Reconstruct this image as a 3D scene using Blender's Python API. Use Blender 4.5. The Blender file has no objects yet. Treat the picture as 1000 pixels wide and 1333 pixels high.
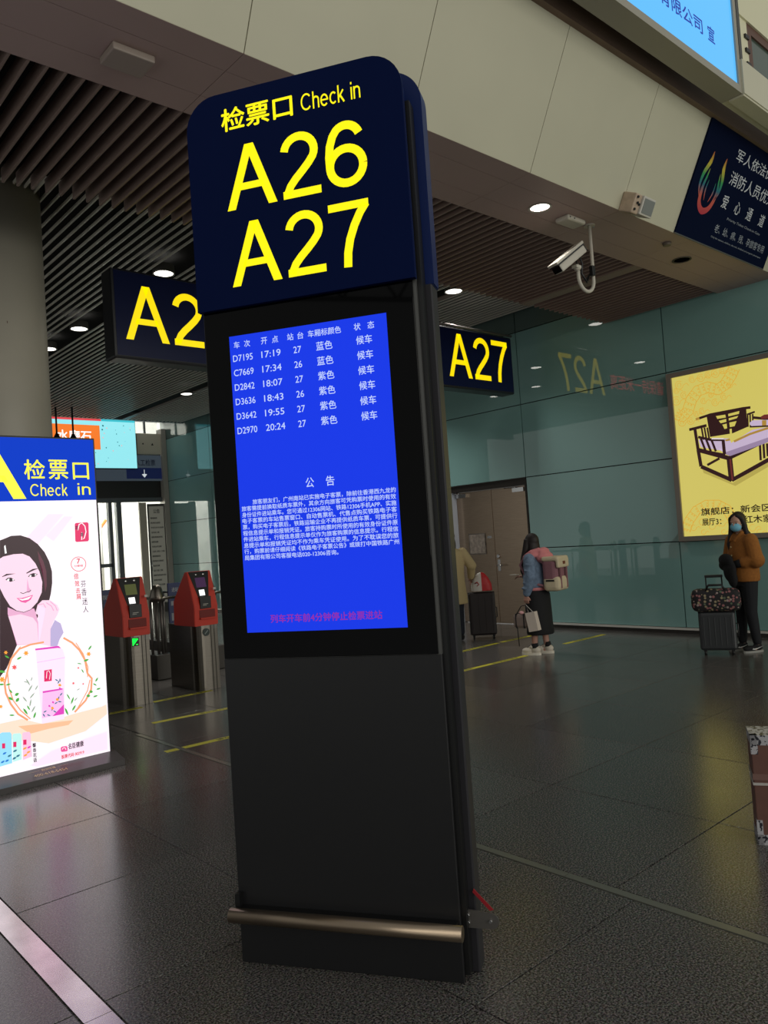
import bpy, bmesh, math, random
from mathutils import Vector, Matrix
S = bpy.context.scene
COL = S.collection
R = math.radians
random.seed(7)

# ------------------------------------------------------------------ camera
cam_data = bpy.data.cameras.new('camera')
cam = bpy.data.objects.new('camera', cam_data)
COL.objects.link(cam)
S.camera = cam
cam_data.sensor_fit = 'HORIZONTAL'
cam_data.sensor_width = 36.0
cam_data.lens = 36.0 * 1022.49 / 1000.0
cam_data.clip_start = 0.05
cam_data.clip_end = 200
def cam_matrix(roll, pitch, yaw):
    cy, sy = math.cos(yaw), math.sin(yaw)
    A = Matrix(((cy, -sy, 0), (0, 0, -1), (sy, cy, 0)))
    cp, sp = math.cos(pitch), math.sin(pitch)
    B = Matrix(((1, 0, 0), (0, cp, sp), (0, -sp, cp)))
    cr, sr = math.cos(roll), math.sin(roll)
    Cm = Matrix(((cr, -sr, 0), (sr, cr, 0), (0, 0, 1)))
    return Cm @ B @ A
_M = cam_matrix(R(-3.903), R(1.9375), R(41.765))     # rows: right, down, forward
_rot = Matrix((_M[0], -_M[1], -_M[2])).transposed()
cam.matrix_world = Matrix.Translation((0, 0, 1.62)) @ _rot.to_4x4()

# ------------------------------------------------------------------ world and main lights
wd = bpy.data.worlds.new('world')
S.world = wd
wd.use_nodes = True
wd.node_tree.nodes['Background'].inputs[0].default_value = (0.86, 0.87, 0.83, 1)
wd.node_tree.nodes['Background'].inputs[1].default_value = 0.42
S.view_settings.view_transform = 'Standard'
S.view_settings.look = 'None'
S.view_settings.exposure = 0.0
S.view_settings.gamma = 1.0
S.view_settings.use_curve_mapping = False
S.cycles.max_bounces = 7
S.cycles.diffuse_bounces = 3
S.cycles.glossy_bounces = 4
S.cycles.sample_clamp_indirect = 3.0
try:
    S.cycles.use_denoising = True
except Exception:
    pass

def area(name, loc, target, sx, sy, energy, color):
    d = bpy.data.lights.new(name, 'AREA')
    d.shape = 'RECTANGLE'; d.size = sx; d.size_y = sy; d.energy = energy; d.color = color
    o = bpy.data.objects.new(name, d); COL.objects.link(o)
    o.location = loc
    o.rotation_euler = (Vector(target) - Vector(loc)).to_track_quat('-Z', 'Y').to_euler()
    return o
area('hall_windows', (4, -17.0, 5.0), (4, 0, 4.4), 24, 8, 1500, (1.0, 0.985, 0.90))     # daylight through the glazed end of the station hall
area('exit_daylight', (7, 25.5, 6.5), (8, 29.0, 2.0), 10, 3, 2600, (0.95, 1.0, 1.0))    # daylight beyond the exit doors

# ------------------------------------------------------------------ helpers
def lin(c):
    return tuple(((v / 255) / 12.92 if v / 255 <= 0.04045 else ((v / 255 + 0.055) / 1.055) ** 2.4) for v in c)
_mats = {}
def mat(name, rgb, rough=0.5, metal=0.0, spec=0.5, emit=0.0, noise=0.0, nscale=20.0, bump=0.0, coat=0.0, aniso=None):
    """rgb in sRGB 0..255; noise: strength of the procedural mottling of the base colour."""
    if name in _mats: return _mats[name]
    m = bpy.data.materials.new(name); m.use_nodes = True
    nt = m.node_tree; b = nt.nodes['Principled BSDF']
    c = lin(rgb) + (1,)
    b.inputs['Base Color'].default_value = c
    b.inputs['Roughness'].default_value = rough
    b.inputs['Metallic'].default_value = metal
    b.inputs['Specular IOR Level'].default_value = spec
    if coat: b.inputs['Coat Weight'].default_value = coat; b.inputs['Coat Roughness'].default_value = 0.03
    if emit:
        b.inputs['Emission Color'].default_value = c
        b.inputs['Emission Strength'].default_value = emit
        b.inputs['Base Color'].default_value = tuple(v * 0.25 for v in c[:3]) + (1,)
    if noise or bump:
        tc = nt.nodes.new('ShaderNodeNewGeometry')
        mp = nt.nodes.new('ShaderNodeMapping')
        if aniso: mp.inputs['Scale'].default_value = aniso
        nt.links.new(tc.outputs['Position'], mp.inputs['Vector'])
        n = nt.nodes.new('ShaderNodeTexNoise'); n.inputs['Scale'].default_value = nscale
        n.inputs['Detail'].default_value = 4
        nt.links.new(mp.outputs['Vector'], n.inputs['Vector'])
        if noise:
            r = nt.nodes.new('ShaderNodeValToRGB')
            r.color_ramp.elements[0].position = 0.3; r.color_ramp.elements[1].position = 0.7
            r.color_ramp.elements[0].color = tuple(v * (1 - noise) for v in c[:3]) + (1,)
            r.color_ramp.elements[1].color = tuple(min(1, v * (1 + noise)) for v in c[:3]) + (1,)
            nt.links.new(n.outputs['Fac'], r.inputs['Fac'])
            nt.links.new(r.outputs['Color'], b.inputs['Base Color'])
        if bump:
            bp = nt.nodes.new('ShaderNodeBump'); bp.inputs['Strength'].default_value = bump
            bp.inputs['Distance'].default_value = 0.01
            nt.links.new(n.outputs['Fac'], bp.inputs['Height'])
            nt.links.new(bp.outputs['Normal'], b.inputs['Normal'])
    _mats[name] = m
    return m

class MB:
    """collects shapes, then links them as one mesh object"""
    def __init__(s): s.b = bmesh.new()
    def box(s, x0, x1, y0, y1, z0, z1, M=None, bev=0.0):
        t = bmesh.new()
        bmesh.ops.create_cube(t, size=1)
        bmesh.ops.scale(t, vec=(abs(x1 - x0), abs(y1 - y0), abs(z1 - z0)), verts=t.verts)
        bmesh.ops.translate(t, vec=((x0 + x1) / 2, (y0 + y1) / 2, (z0 + z1) / 2), verts=t.verts)
        if bev: bmesh.ops.bevel(t, geom=t.edges[:], offset=bev, segments=2, affect='EDGES', profile=0.5)
        s._merge(t, M); return s
    def _merge(s, t, M=None, smooth=False):
        if M is not None: bmesh.ops.transform(t, matrix=M, verts=t.verts)
        if smooth:
            for f in t.faces: f.smooth = True
        me = bpy.data.meshes.new('tmp'); t.to_mesh(me); t.free()
        s.b.from_mesh(me); bpy.data.meshes.remove(me)
    def tube(s, pts, r, seg=10, cap=True):
        """round bar through pts; r a number or one per point"""
        pts = [Vector(p) for p in pts]; n = len(pts)
        rr = r if isinstance(r, (list, tuple)) else [r] * n
        rings = []; up = None
        for i, p in enumerate(pts):
            d = (pts[min(n - 1, i + 1)] - pts[max(0, i - 1)]).normalized()
            if up is None:
                up = d.orthogonal().normalized()
            up = (up - d * up.dot(d)).normalized()
            sd = d.cross(up)
            rings.append([s.b.verts.new(p + (up * math.cos(a) + sd * math.sin(a)) * rr[i]) for a in [2 * math.pi * k / seg for k in range(seg)]])
        for a, c in zip(rings, rings[1:]):
            for k in range(seg):
                f = s.b.faces.new((a[k], a[(k + 1) % seg], c[(k + 1) % seg], c[k])); f.smooth = True
        if cap:
            s.b.faces.new(rings[0][::-1]); s.b.faces.new(rings[-1])
        return s
    def ell(s, c, r, M=None, sub=3):
        t = bmesh.new(); bmesh.ops.create_icosphere(t, subdivisions=sub, radius=1)
        bmesh.ops.scale(t, vec=r if isinstance(r, (tuple, list)) else (r, r, r), verts=t.verts)
        if M is not None: bmesh.ops.transform(t, matrix=M, verts=t.verts)
        bmesh.ops.translate(t, vec=c, verts=t.verts)
        s._merge(t, None, True); return s
    def loft(s, rings, cap=True, seg=20, smooth=True):
        """rings: (cx,cy,cz,rx,ry[,power]) horizontal superellipses"""
        L = []
        for rg in rings:
            cx, cy, cz, rx, ry = rg[:5]; pw = rg[5] if len(rg) > 5 else 1.0
            ring = []
            for k in range(seg):
                a = 2 * math.pi * k / seg
                ca, sa = math.cos(a), math.sin(a)
                ring.append(s.b.verts.new((cx + rx * math.copysign(abs(ca) ** pw, ca), cy + ry * math.copysign(abs(sa) ** pw, sa), cz)))
            L.append(ring)
        for a, c in zip(L, L[1:]):
            for k in range(seg):
                f = s.b.faces.new((a[k], a[(k + 1) % seg], c[(k + 1) % seg], c[k])); f.smooth = smooth
        if cap: s.b.faces.new(L[0][::-1]); s.b.faces.new(L[-1])
        return s
    def prism(s, pts, y0, y1, M=None, bev=0.0):
        """polygon of (x,z) points extruded along y"""
        t = bmesh.new()
        a = [t.verts.new((p[0], y0, p[1])) for p in pts]; c = [t.verts.new((p[0], y1, p[1])) for p in pts]
        n = len(pts)
        t.faces.new(a); t.faces.new(c[::-1])
        for k in range(n): t.faces.new((a[k], c[k], c[(k + 1) % n], a[(k + 1) % n]))
        bmesh.ops.recalc_face_normals(t, faces=t.faces)
        if bev: bmesh.ops.bevel(t, geom=t.edges[:], offset=bev, segments=2, affect='EDGES')
        s._merge(t, M); return s
    def plan(s, pts, z0, z1, M=None):
        """polygon of (x,y) points extruded along z"""
        t = bmesh.new()
        a = [t.verts.new((p[0], p[1], z0)) for p in pts]; c = [t.verts.new((p[0], p[1], z1)) for p in pts]
        n = len(pts)
        t.faces.new(a[::-1]); t.faces.new(c)
        for k in range(n): t.faces.new((a[k], a[(k + 1) % n], c[(k + 1) % n], c[k]))
        bmesh.ops.recalc_face_normals(t, faces=t.faces)
        s._merge(t, M); return s
    def poly(s, pts3):
        s.b.faces.new([s.b.verts.new(p) for p in pts3]); return s
    def mesh(s, name, m=None):
        me = bpy.data.meshes.new(name); s.b.to_mesh(me); s.b.free()
        if m: me.materials.append(m)
        return me
    def obj(s, name, m, parent=None, **kw):
        return link(name, s.mesh(name, m), parent, **kw)

def link(name, data, parent=None, **kw):
    o = bpy.data.objects.new(name, data); COL.objects.link(o)
    if parent is not None: o.parent = parent
    for k, v in kw.items(): o[k] = v
    return o
def thing(name, label, category, loc=(0, 0, 0), rotz=0.0, group=None):
    o = bpy.data.objects.new(name, None); COL.objects.link(o)
    o.empty_display_size = 0.1
    o.location = loc; o.rotation_euler = (0, 0, rotz)
    o['label'] = label; o['category'] = category
    if group: o['group'] = group
    return o
def tag(o, label, category, group=None):
    o['label'] = label; o['category'] = category
    if group: o['group'] = group
    return o
def struct(o):
    o['kind'] = 'structure'; return o

_tc = {}
def text_mesh(s, thick=0.0):
    if s in GLYPHS:
        if s not in _tc:
            me = bpy.data.meshes.new('glyph'); vs, fs = GLYPHS[s]
            me.from_pydata([(v[0], v[1], 0) for v in vs], [], fs); _tc[s] = (me, (0, 0, 1, 1))
        return _tc[s]
    thick = 0
    key = (s, thick)
    if key in _tc: return _tc[key]
    cu = bpy.data.curves.new('t', 'FONT'); cu.body = s; cu.size = 1.0; cu.offset = thick
    cu.resolution_u = 3
    o = bpy.data.objects.new('t', cu); COL.objects.link(o)
    dg = bpy.context.evaluated_depsgraph_get()
    me = bpy.data.meshes.new_from_object(o.evaluated_get(dg))
    bpy.data.objects.remove(o); bpy.data.curves.remove(cu)
    vs = [v.co for v in me.vertices]
    if not vs:
        bb = (0, 0, 1, 1)
    else:
        bb = (min(v.x for v in vs), min(v.y for v in vs), max(v.x for v in vs), max(v.y for v in vs))
    _tc[key] = (me, bb)
    return _tc[key]
class Print:
    words = None
    """flat print on a plane: local x right, z up, facing -y. Collects lettering and flat shapes."""
    def __init__(s): s.b = bmesh.new(); s.words = []
    def text(s, t, x0, x1, z0, z1, y, thick=0.0, shear=0.0, mirror=False, upright=False):
        me, bb = text_mesh(t, thick)
        w = bb[2] - bb[0] or 1; h = bb[3] - bb[1] or 1
        if len(s.b.verts) or s.words: s.words.append(s.b); s.b = bmesh.new()
        t_ = 0 if t in GLYPHS else min(thick, 0.02) * (z1 - z0) * 1.1
        for i, (ox, oz) in enumerate(((0, 0), (t_, 0), (-t_, 0), (0, t_), (0, -t_)) if t_ else ((0, 0),)):
            tmp = me.copy()
            for v in tmp.vertices:
                u = (v.co.x - bb[0]) / w; q = (v.co.y - bb[1]) / h
                v.co = (x0 + u * (x1 - x0) + ox, y - 0.00002 * i, z0 + q * (z1 - z0) + oz)
            s.b.from_mesh(tmp); bpy.data.meshes.remove(tmp)
        return s
    def line(s, t, x0, zb, size, y, thick=0.0, wide=1.0, width=None):
        """lettering with its own proportions on a baseline; width fixes the total width"""
        me, bb = text_mesh(t, thick)
        k = size; kx = k * wide
        if width: kx = width / (bb[2] - bb[0])
        tmp = me.copy()
        for v in tmp.vertices: v.co = (x0 + (v.co.x - bb[0]) * kx, y, zb + v.co.y * k)
        s.b.from_mesh(tmp); bpy.data.meshes.remove(tmp); return s
    def rect(s, x0, x1, z0, z1, y):
        s.b.faces.new([s.b.verts.new(p) for p in ((x0, y, z0), (x1, y, z0), (x1, y, z1), (x0, y, z1))]); return s
    def poly(s, pts, y):
        f = s.b.faces.new([s.b.verts.new((p[0], y, p[1])) for p in pts])
        return s
    def obj(s, name, m, parent, M=None, **kw):
        for b in [w for w in s.words if len(w.verts)]:      # every word its own piece
            q = Print(); q.b = b; q.obj(name, m, parent, M, **kw)
        if M is not None: bmesh.ops.transform(s.b, matrix=M, verts=s.b.verts)
        bmesh.ops.triangulate(s.b, faces=[f for f in s.b.faces if len(f.verts) > 4])
        me = bpy.data.meshes.new(name); s.b.to_mesh(me); s.b.free(); me.materials.append(m)
        return link(name, me, parent, **kw)
def print_list(items, parent, y, dy, mats, name='printed_picture'):
    """many flat coloured shapes, later ones in front, as one printed sheet"""
    b = bmesh.new(); order = []
    for i, it in enumerate(items):
        col, pts = it[0], it[1]
        if col not in order: order.append(col)
        n = len(order)
        t = bmesh.new()
        if len(it) == 3:                                    # a drawn line of that width
            for q in _strip(pts, it[2]): t.faces.new([t.verts.new((p[0], y - dy * i, p[1])) for p in q])
        else: t.faces.new([t.verts.new((p[0], y - dy * i, p[1])) for p in pts])
        bmesh.ops.triangulate(t, faces=t.faces[:])
        for f in t.faces: f.material_index = order.index(col)
        me = bpy.data.meshes.new('x'); t.to_mesh(me); t.free(); b.from_mesh(me); bpy.data.meshes.remove(me)
    me = bpy.data.meshes.new(name); b.to_mesh(me); b.free()
    for c in order: me.materials.append(mats[c])
    return link(name, me, parent)

def remeshed(mb, voxel, smooth=2):
    """one continuous surface out of overlapping shapes"""
    me = mb.mesh('m'); o = bpy.data.objects.new('m', me); COL.objects.link(o)
    md = o.modifiers.new('r', 'REMESH'); md.mode = 'VOXEL'; md.voxel_size = voxel; md.use_smooth_shade = True
    if smooth:
        sm = o.modifiers.new('s', 'SMOOTH'); sm.iterations = smooth; sm.factor = 0.5
    dg = bpy.context.evaluated_depsgraph_get()
    res = bpy.data.meshes.new_from_object(o.evaluated_get(dg))
    bpy.data.objects.remove(o); bpy.data.meshes.remove(me)
    for p in res.polygons: p.use_smooth = True
    return res
def rem_obj(name, mb, voxel, m, parent, smooth=2, **kw):
    me = remeshed(mb, voxel, smooth); me.materials.clear(); me.materials.append(m)
    return link(name, me, parent, **kw)

# ------------------------------------------------------------------ materials
def granite():
    m = bpy.data.materials.new('polished_granite'); m.use_nodes = True; nt = m.node_tree
    b = nt.nodes['Principled BSDF']
    g = nt.nodes.new('ShaderNodeNewGeometry'); oi = nt.nodes.new('ShaderNodeObjectInfo')
    n = nt.nodes.new('ShaderNodeTexNoise'); n.inputs['Scale'].default_value = 125; n.inputs['Detail'].default_value = 3; n.inputs['Roughness'].default_value = 0.7
    nt.links.new(g.outputs['Position'], n.inputs['Vector'])
    v = nt.nodes.new('ShaderNodeTexVoronoi'); v.inputs['Scale'].default_value = 190
    nt.links.new(g.outputs['Position'], v.inputs['Vector'])
    r = nt.nodes.new('ShaderNodeValToRGB'); e = r.color_ramp.elements
    e[0].position = 0.40; e[0].color = (0.018, 0.016, 0.014, 1)
    e[1].position = 0.62; e[1].color = (0.27, 0.235, 0.205, 1)
    x = e.new(0.5); x.color = (0.110, 0.093, 0.080, 1)
    nt.links.new(n.outputs['Fac'], r.inputs['Fac'])
    mx = nt.nodes.new('ShaderNodeMix'); mx.data_type = 'RGBA'; mx.blend_type = 'MULTIPLY'; mx.inputs[0].default_value = 0.45
    nt.links.new(r.outputs['Color'], mx.inputs[6]); nt.links.new(v.outputs['Color'], mx.inputs[7])
    hs = nt.nodes.new('ShaderNodeHueSaturation'); hs.inputs['Saturation'].default_value = 0.55
    mr = nt.nodes.new('ShaderNodeMapRange'); mr.inputs['To Min'].default_value = 0.88; mr.inputs['To Max'].default_value = 1.10
    nt.links.new(oi.outputs['Random'], mr.inputs['Value']); nt.links.new(mr.outputs['Result'], hs.inputs['Value'])
    nt.links.new(mx.outputs[2], hs.inputs['Color']); nt.links.new(hs.outputs['Color'], b.inputs['Base Color'])
    b.inputs['Roughness'].default_value = 0.13; b.inputs['Specular IOR Level'].default_value = 0.6
    n2 = nt.nodes.new('ShaderNodeTexNoise'); n2.inputs['Scale'].default_value = 2.0
    nt.links.new(g.outputs['Position'], n2.inputs['Vector'])
    m2 = nt.nodes.new('ShaderNodeMapRange'); m2.inputs['To Min'].default_value = 0.17; m2.inputs['To Max'].default_value = 0.26
    nt.links.new(n2.outputs['Fac'], m2.inputs['Value']); nt.links.new(m2.outputs['Result'], b.inputs['Roughness'])
    return m
GRANITE = granite()
def brushed(name, rgb, rough=0.3, sc=(1, 1, 60)):
    m = mat(name, rgb, rough=rough, metal=1.0, noise=0.12, nscale=6, aniso=sc)
    return m
JOINT = mat('dark_joint', (16, 15, 14), 0.9)
PAINT = mat('beige_paint', (194, 190, 166), 0.45, noise=0.03, nscale=1.5)
SOFF = mat('soffit_shaded_beige', (176, 152, 146), 0.5, noise=0.03, nscale=1.5)  # the bulkhead's beige paint, with shade and floor bounce put into the colour
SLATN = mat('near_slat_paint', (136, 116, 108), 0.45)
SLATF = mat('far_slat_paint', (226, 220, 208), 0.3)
VOID = mat('ceiling_void', (9, 9, 9), 0.95)
BROWN = mat('brown_ribbed_cladding', (118, 96, 82), 0.6, noise=0.12, nscale=3, aniso=(1, 1, 60))
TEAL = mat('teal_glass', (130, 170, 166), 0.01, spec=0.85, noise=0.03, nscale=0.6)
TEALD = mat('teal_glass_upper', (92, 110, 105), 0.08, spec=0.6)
STEEL = brushed('brushed_steel', (118, 112, 104), 0.30)
STEELD = brushed('dark_steel_door', (176, 156, 136), 0.28)
CHROME = mat('chrome', (205, 205, 205), 0.15, metal=1.0)
ALU = mat('grey_aluminium', (120, 116, 112), 0.35, metal=0.7)
BLACKP = mat('black_plastic', (16, 16, 17), 0.4)
BLACKG = mat('black_glass', (3, 3, 4), 0.03, spec=0.13)
KIOSK = mat('kiosk_charcoal', (24, 24, 26), 0.42, noise=0.05, nscale=30)
KIOSKL = mat('kiosk_grey_edge', (96, 96, 94), 0.35, metal=0.5)
NAVY = mat('navy_panel', (13, 24, 62), 0.5, spec=0.02, noise=0.03, nscale=2)
NAVYE = mat('navy_edge', (34, 62, 130), 0.3)
NAVYD = mat('dark_navy_panel', (13, 20, 44), 0.5, spec=0.02)
YEL = mat('lit_yellow', (255, 240, 0), emit=1.0)
YEL2 = mat('lit_yellow_sign', (255, 226, 0), emit=0.95)
BLUES = mat('screen_blue', (22, 56, 228), 0.15, spec=0.15, emit=0.95)
SCRTXT = mat('screen_letters', (196, 214, 255), emit=0.9)
SCRRED = mat('screen_red_letters', (150, 40, 170), emit=0.85)
SCRYEL = mat('screen_pale_letters', (255, 255, 225), emit=1.0)
WHITEL = mat('white_light', (255, 250, 240), emit=6.0)
WHITEP = mat('white_plastic', (196, 192, 182), 0.45)
TAPE = mat('yellow_floor_tape', (205, 196, 40), 0.5, noise=0.15, nscale=25)
TAPEB = mat('tape_print', (40, 40, 20), 0.6)
RUBBER = mat('black_rubber', (14, 14, 15), 0.6)
CREAMW = mat('worn_white', (190, 186, 176), 0.6)
# stroke glyphs of the grotesque sign lettering, built as strips (height 1)
def _strip(pts, t):
    n = len(pts); A_, B_ = [], []
    for i, (x, z) in enumerate(pts):
        a, b = pts[max(0, i - 1)], pts[min(n - 1, i + 1)]; dx, dz = b[0] - a[0], b[1] - a[1]; l = math.hypot(dx, dz) or 1
        A_.append((x - dz / l * t / 2, z + dx / l * t / 2)); B_.append((x + dz / l * t / 2, z - dx / l * t / 2))
    return [(A_[i], B_[i], B_[i + 1], A_[i + 1]) for i in range(n - 1)]
def _arc(cx, cy, rx, ry, a0, a1, n=20):
    return [(cx + rx * math.cos(math.radians(a0 + (a1 - a0) * i / n)), cy + ry * math.sin(math.radians(a0 + (a1 - a0) * i / n))) for i in range(n + 1)]
def _q(x0, x1, z0, z1): return [((x0, z0), (x1, z0), (x1, z1), (x0, z1))]
def _glyph(c, t):
    """list of quads and the advance width"""
    h = t / 2
    if c == 'A': return [((0, 0), (.142, 0), (.495, 1), (.35, 1)), ((.85, 0), (.705, 0), (.355, 1), (.50, 1)), ((.19, .29), (.66, .29), (.62, .40), (.23, .40))], .85
    if c == '2': return _strip(_arc(.315, .70, .245, .235, 172, -28, 16) + [(.46, .50), (.36, .40), (.24, .29), (.15, .19), (.10, .09), (.09, .04)], t) + _q(.02, .64, 0, .12), .64
    if c == '6': return _strip(_arc(.335, .325, .262, .262, 0, 360, 28), t) + _strip(_arc(.345, .70, .225, .238, 20, 130, 10) + [(.14, .80), (.09, .66), (.07, .50), (.073, .33)], t), .66
    if c == '7': return _q(0, .64, .875, .995) + _strip([(.60, .93), (.50, .80), (.40, .62), (.32, .42), (.275, .22), (.26, 0)], t), .64
    if c == 'C': return _strip(_arc(.43, .5, .37, .445, 40, 320, 24), t), .82
    if c == 'h': return _q(0, t, 0, 1) + _strip([(h, .40)] + _arc(.25, .50, .195, .17, 160, 10, 10) + [(.45, 0)], t), .50
    if c == 'n': return _q(0, t, 0, .72) + _strip([(h, .40)] + _arc(.25, .50, .195, .17, 160, 10, 10) + [(.45, 0)], t), .50
    if c == 'e': return _strip(_arc(.29, .36, .245, .31, 0, 318, 20), t) + _q(.06, .585, .33, .33 + t * .85), .60
    if c == 'c': return _strip(_arc(.28, .36, .235, .31, 45, 315, 18), t), .52
    if c == 'k': return _q(0, t, 0, 1) + _strip([(.03, .24), (.42, .70)], t) + _strip([(.17, .42), (.46, 0)], t * 1.15), .50
    if c == 'i': return _q(0, t, 0, .72) + _q(0, t, .87, 1), t
    return [], .28
GLYPHS = {}
for _w, _t, _g in (('A26', .128, .085), ('A27', .128, .085), ('A', .14, 0), ('Check in', .105, .10), ('Check', .105, .12), ('in', .105, .14)):
    _x = 0; _v, _f = [], []
    for _c in _w:
        _qs, _a = _glyph(_c, _t)
        for _p in _qs:
            _f.append(tuple(range(len(_v), len(_v) + 4))); _v += [(_x + p[0], p[1]) for p in _p]
        _x += _a + _g
    _x -= _g
    GLYPHS[_w] = ([(p[0] / _x, p[1]) for p in _v], _f)
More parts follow.
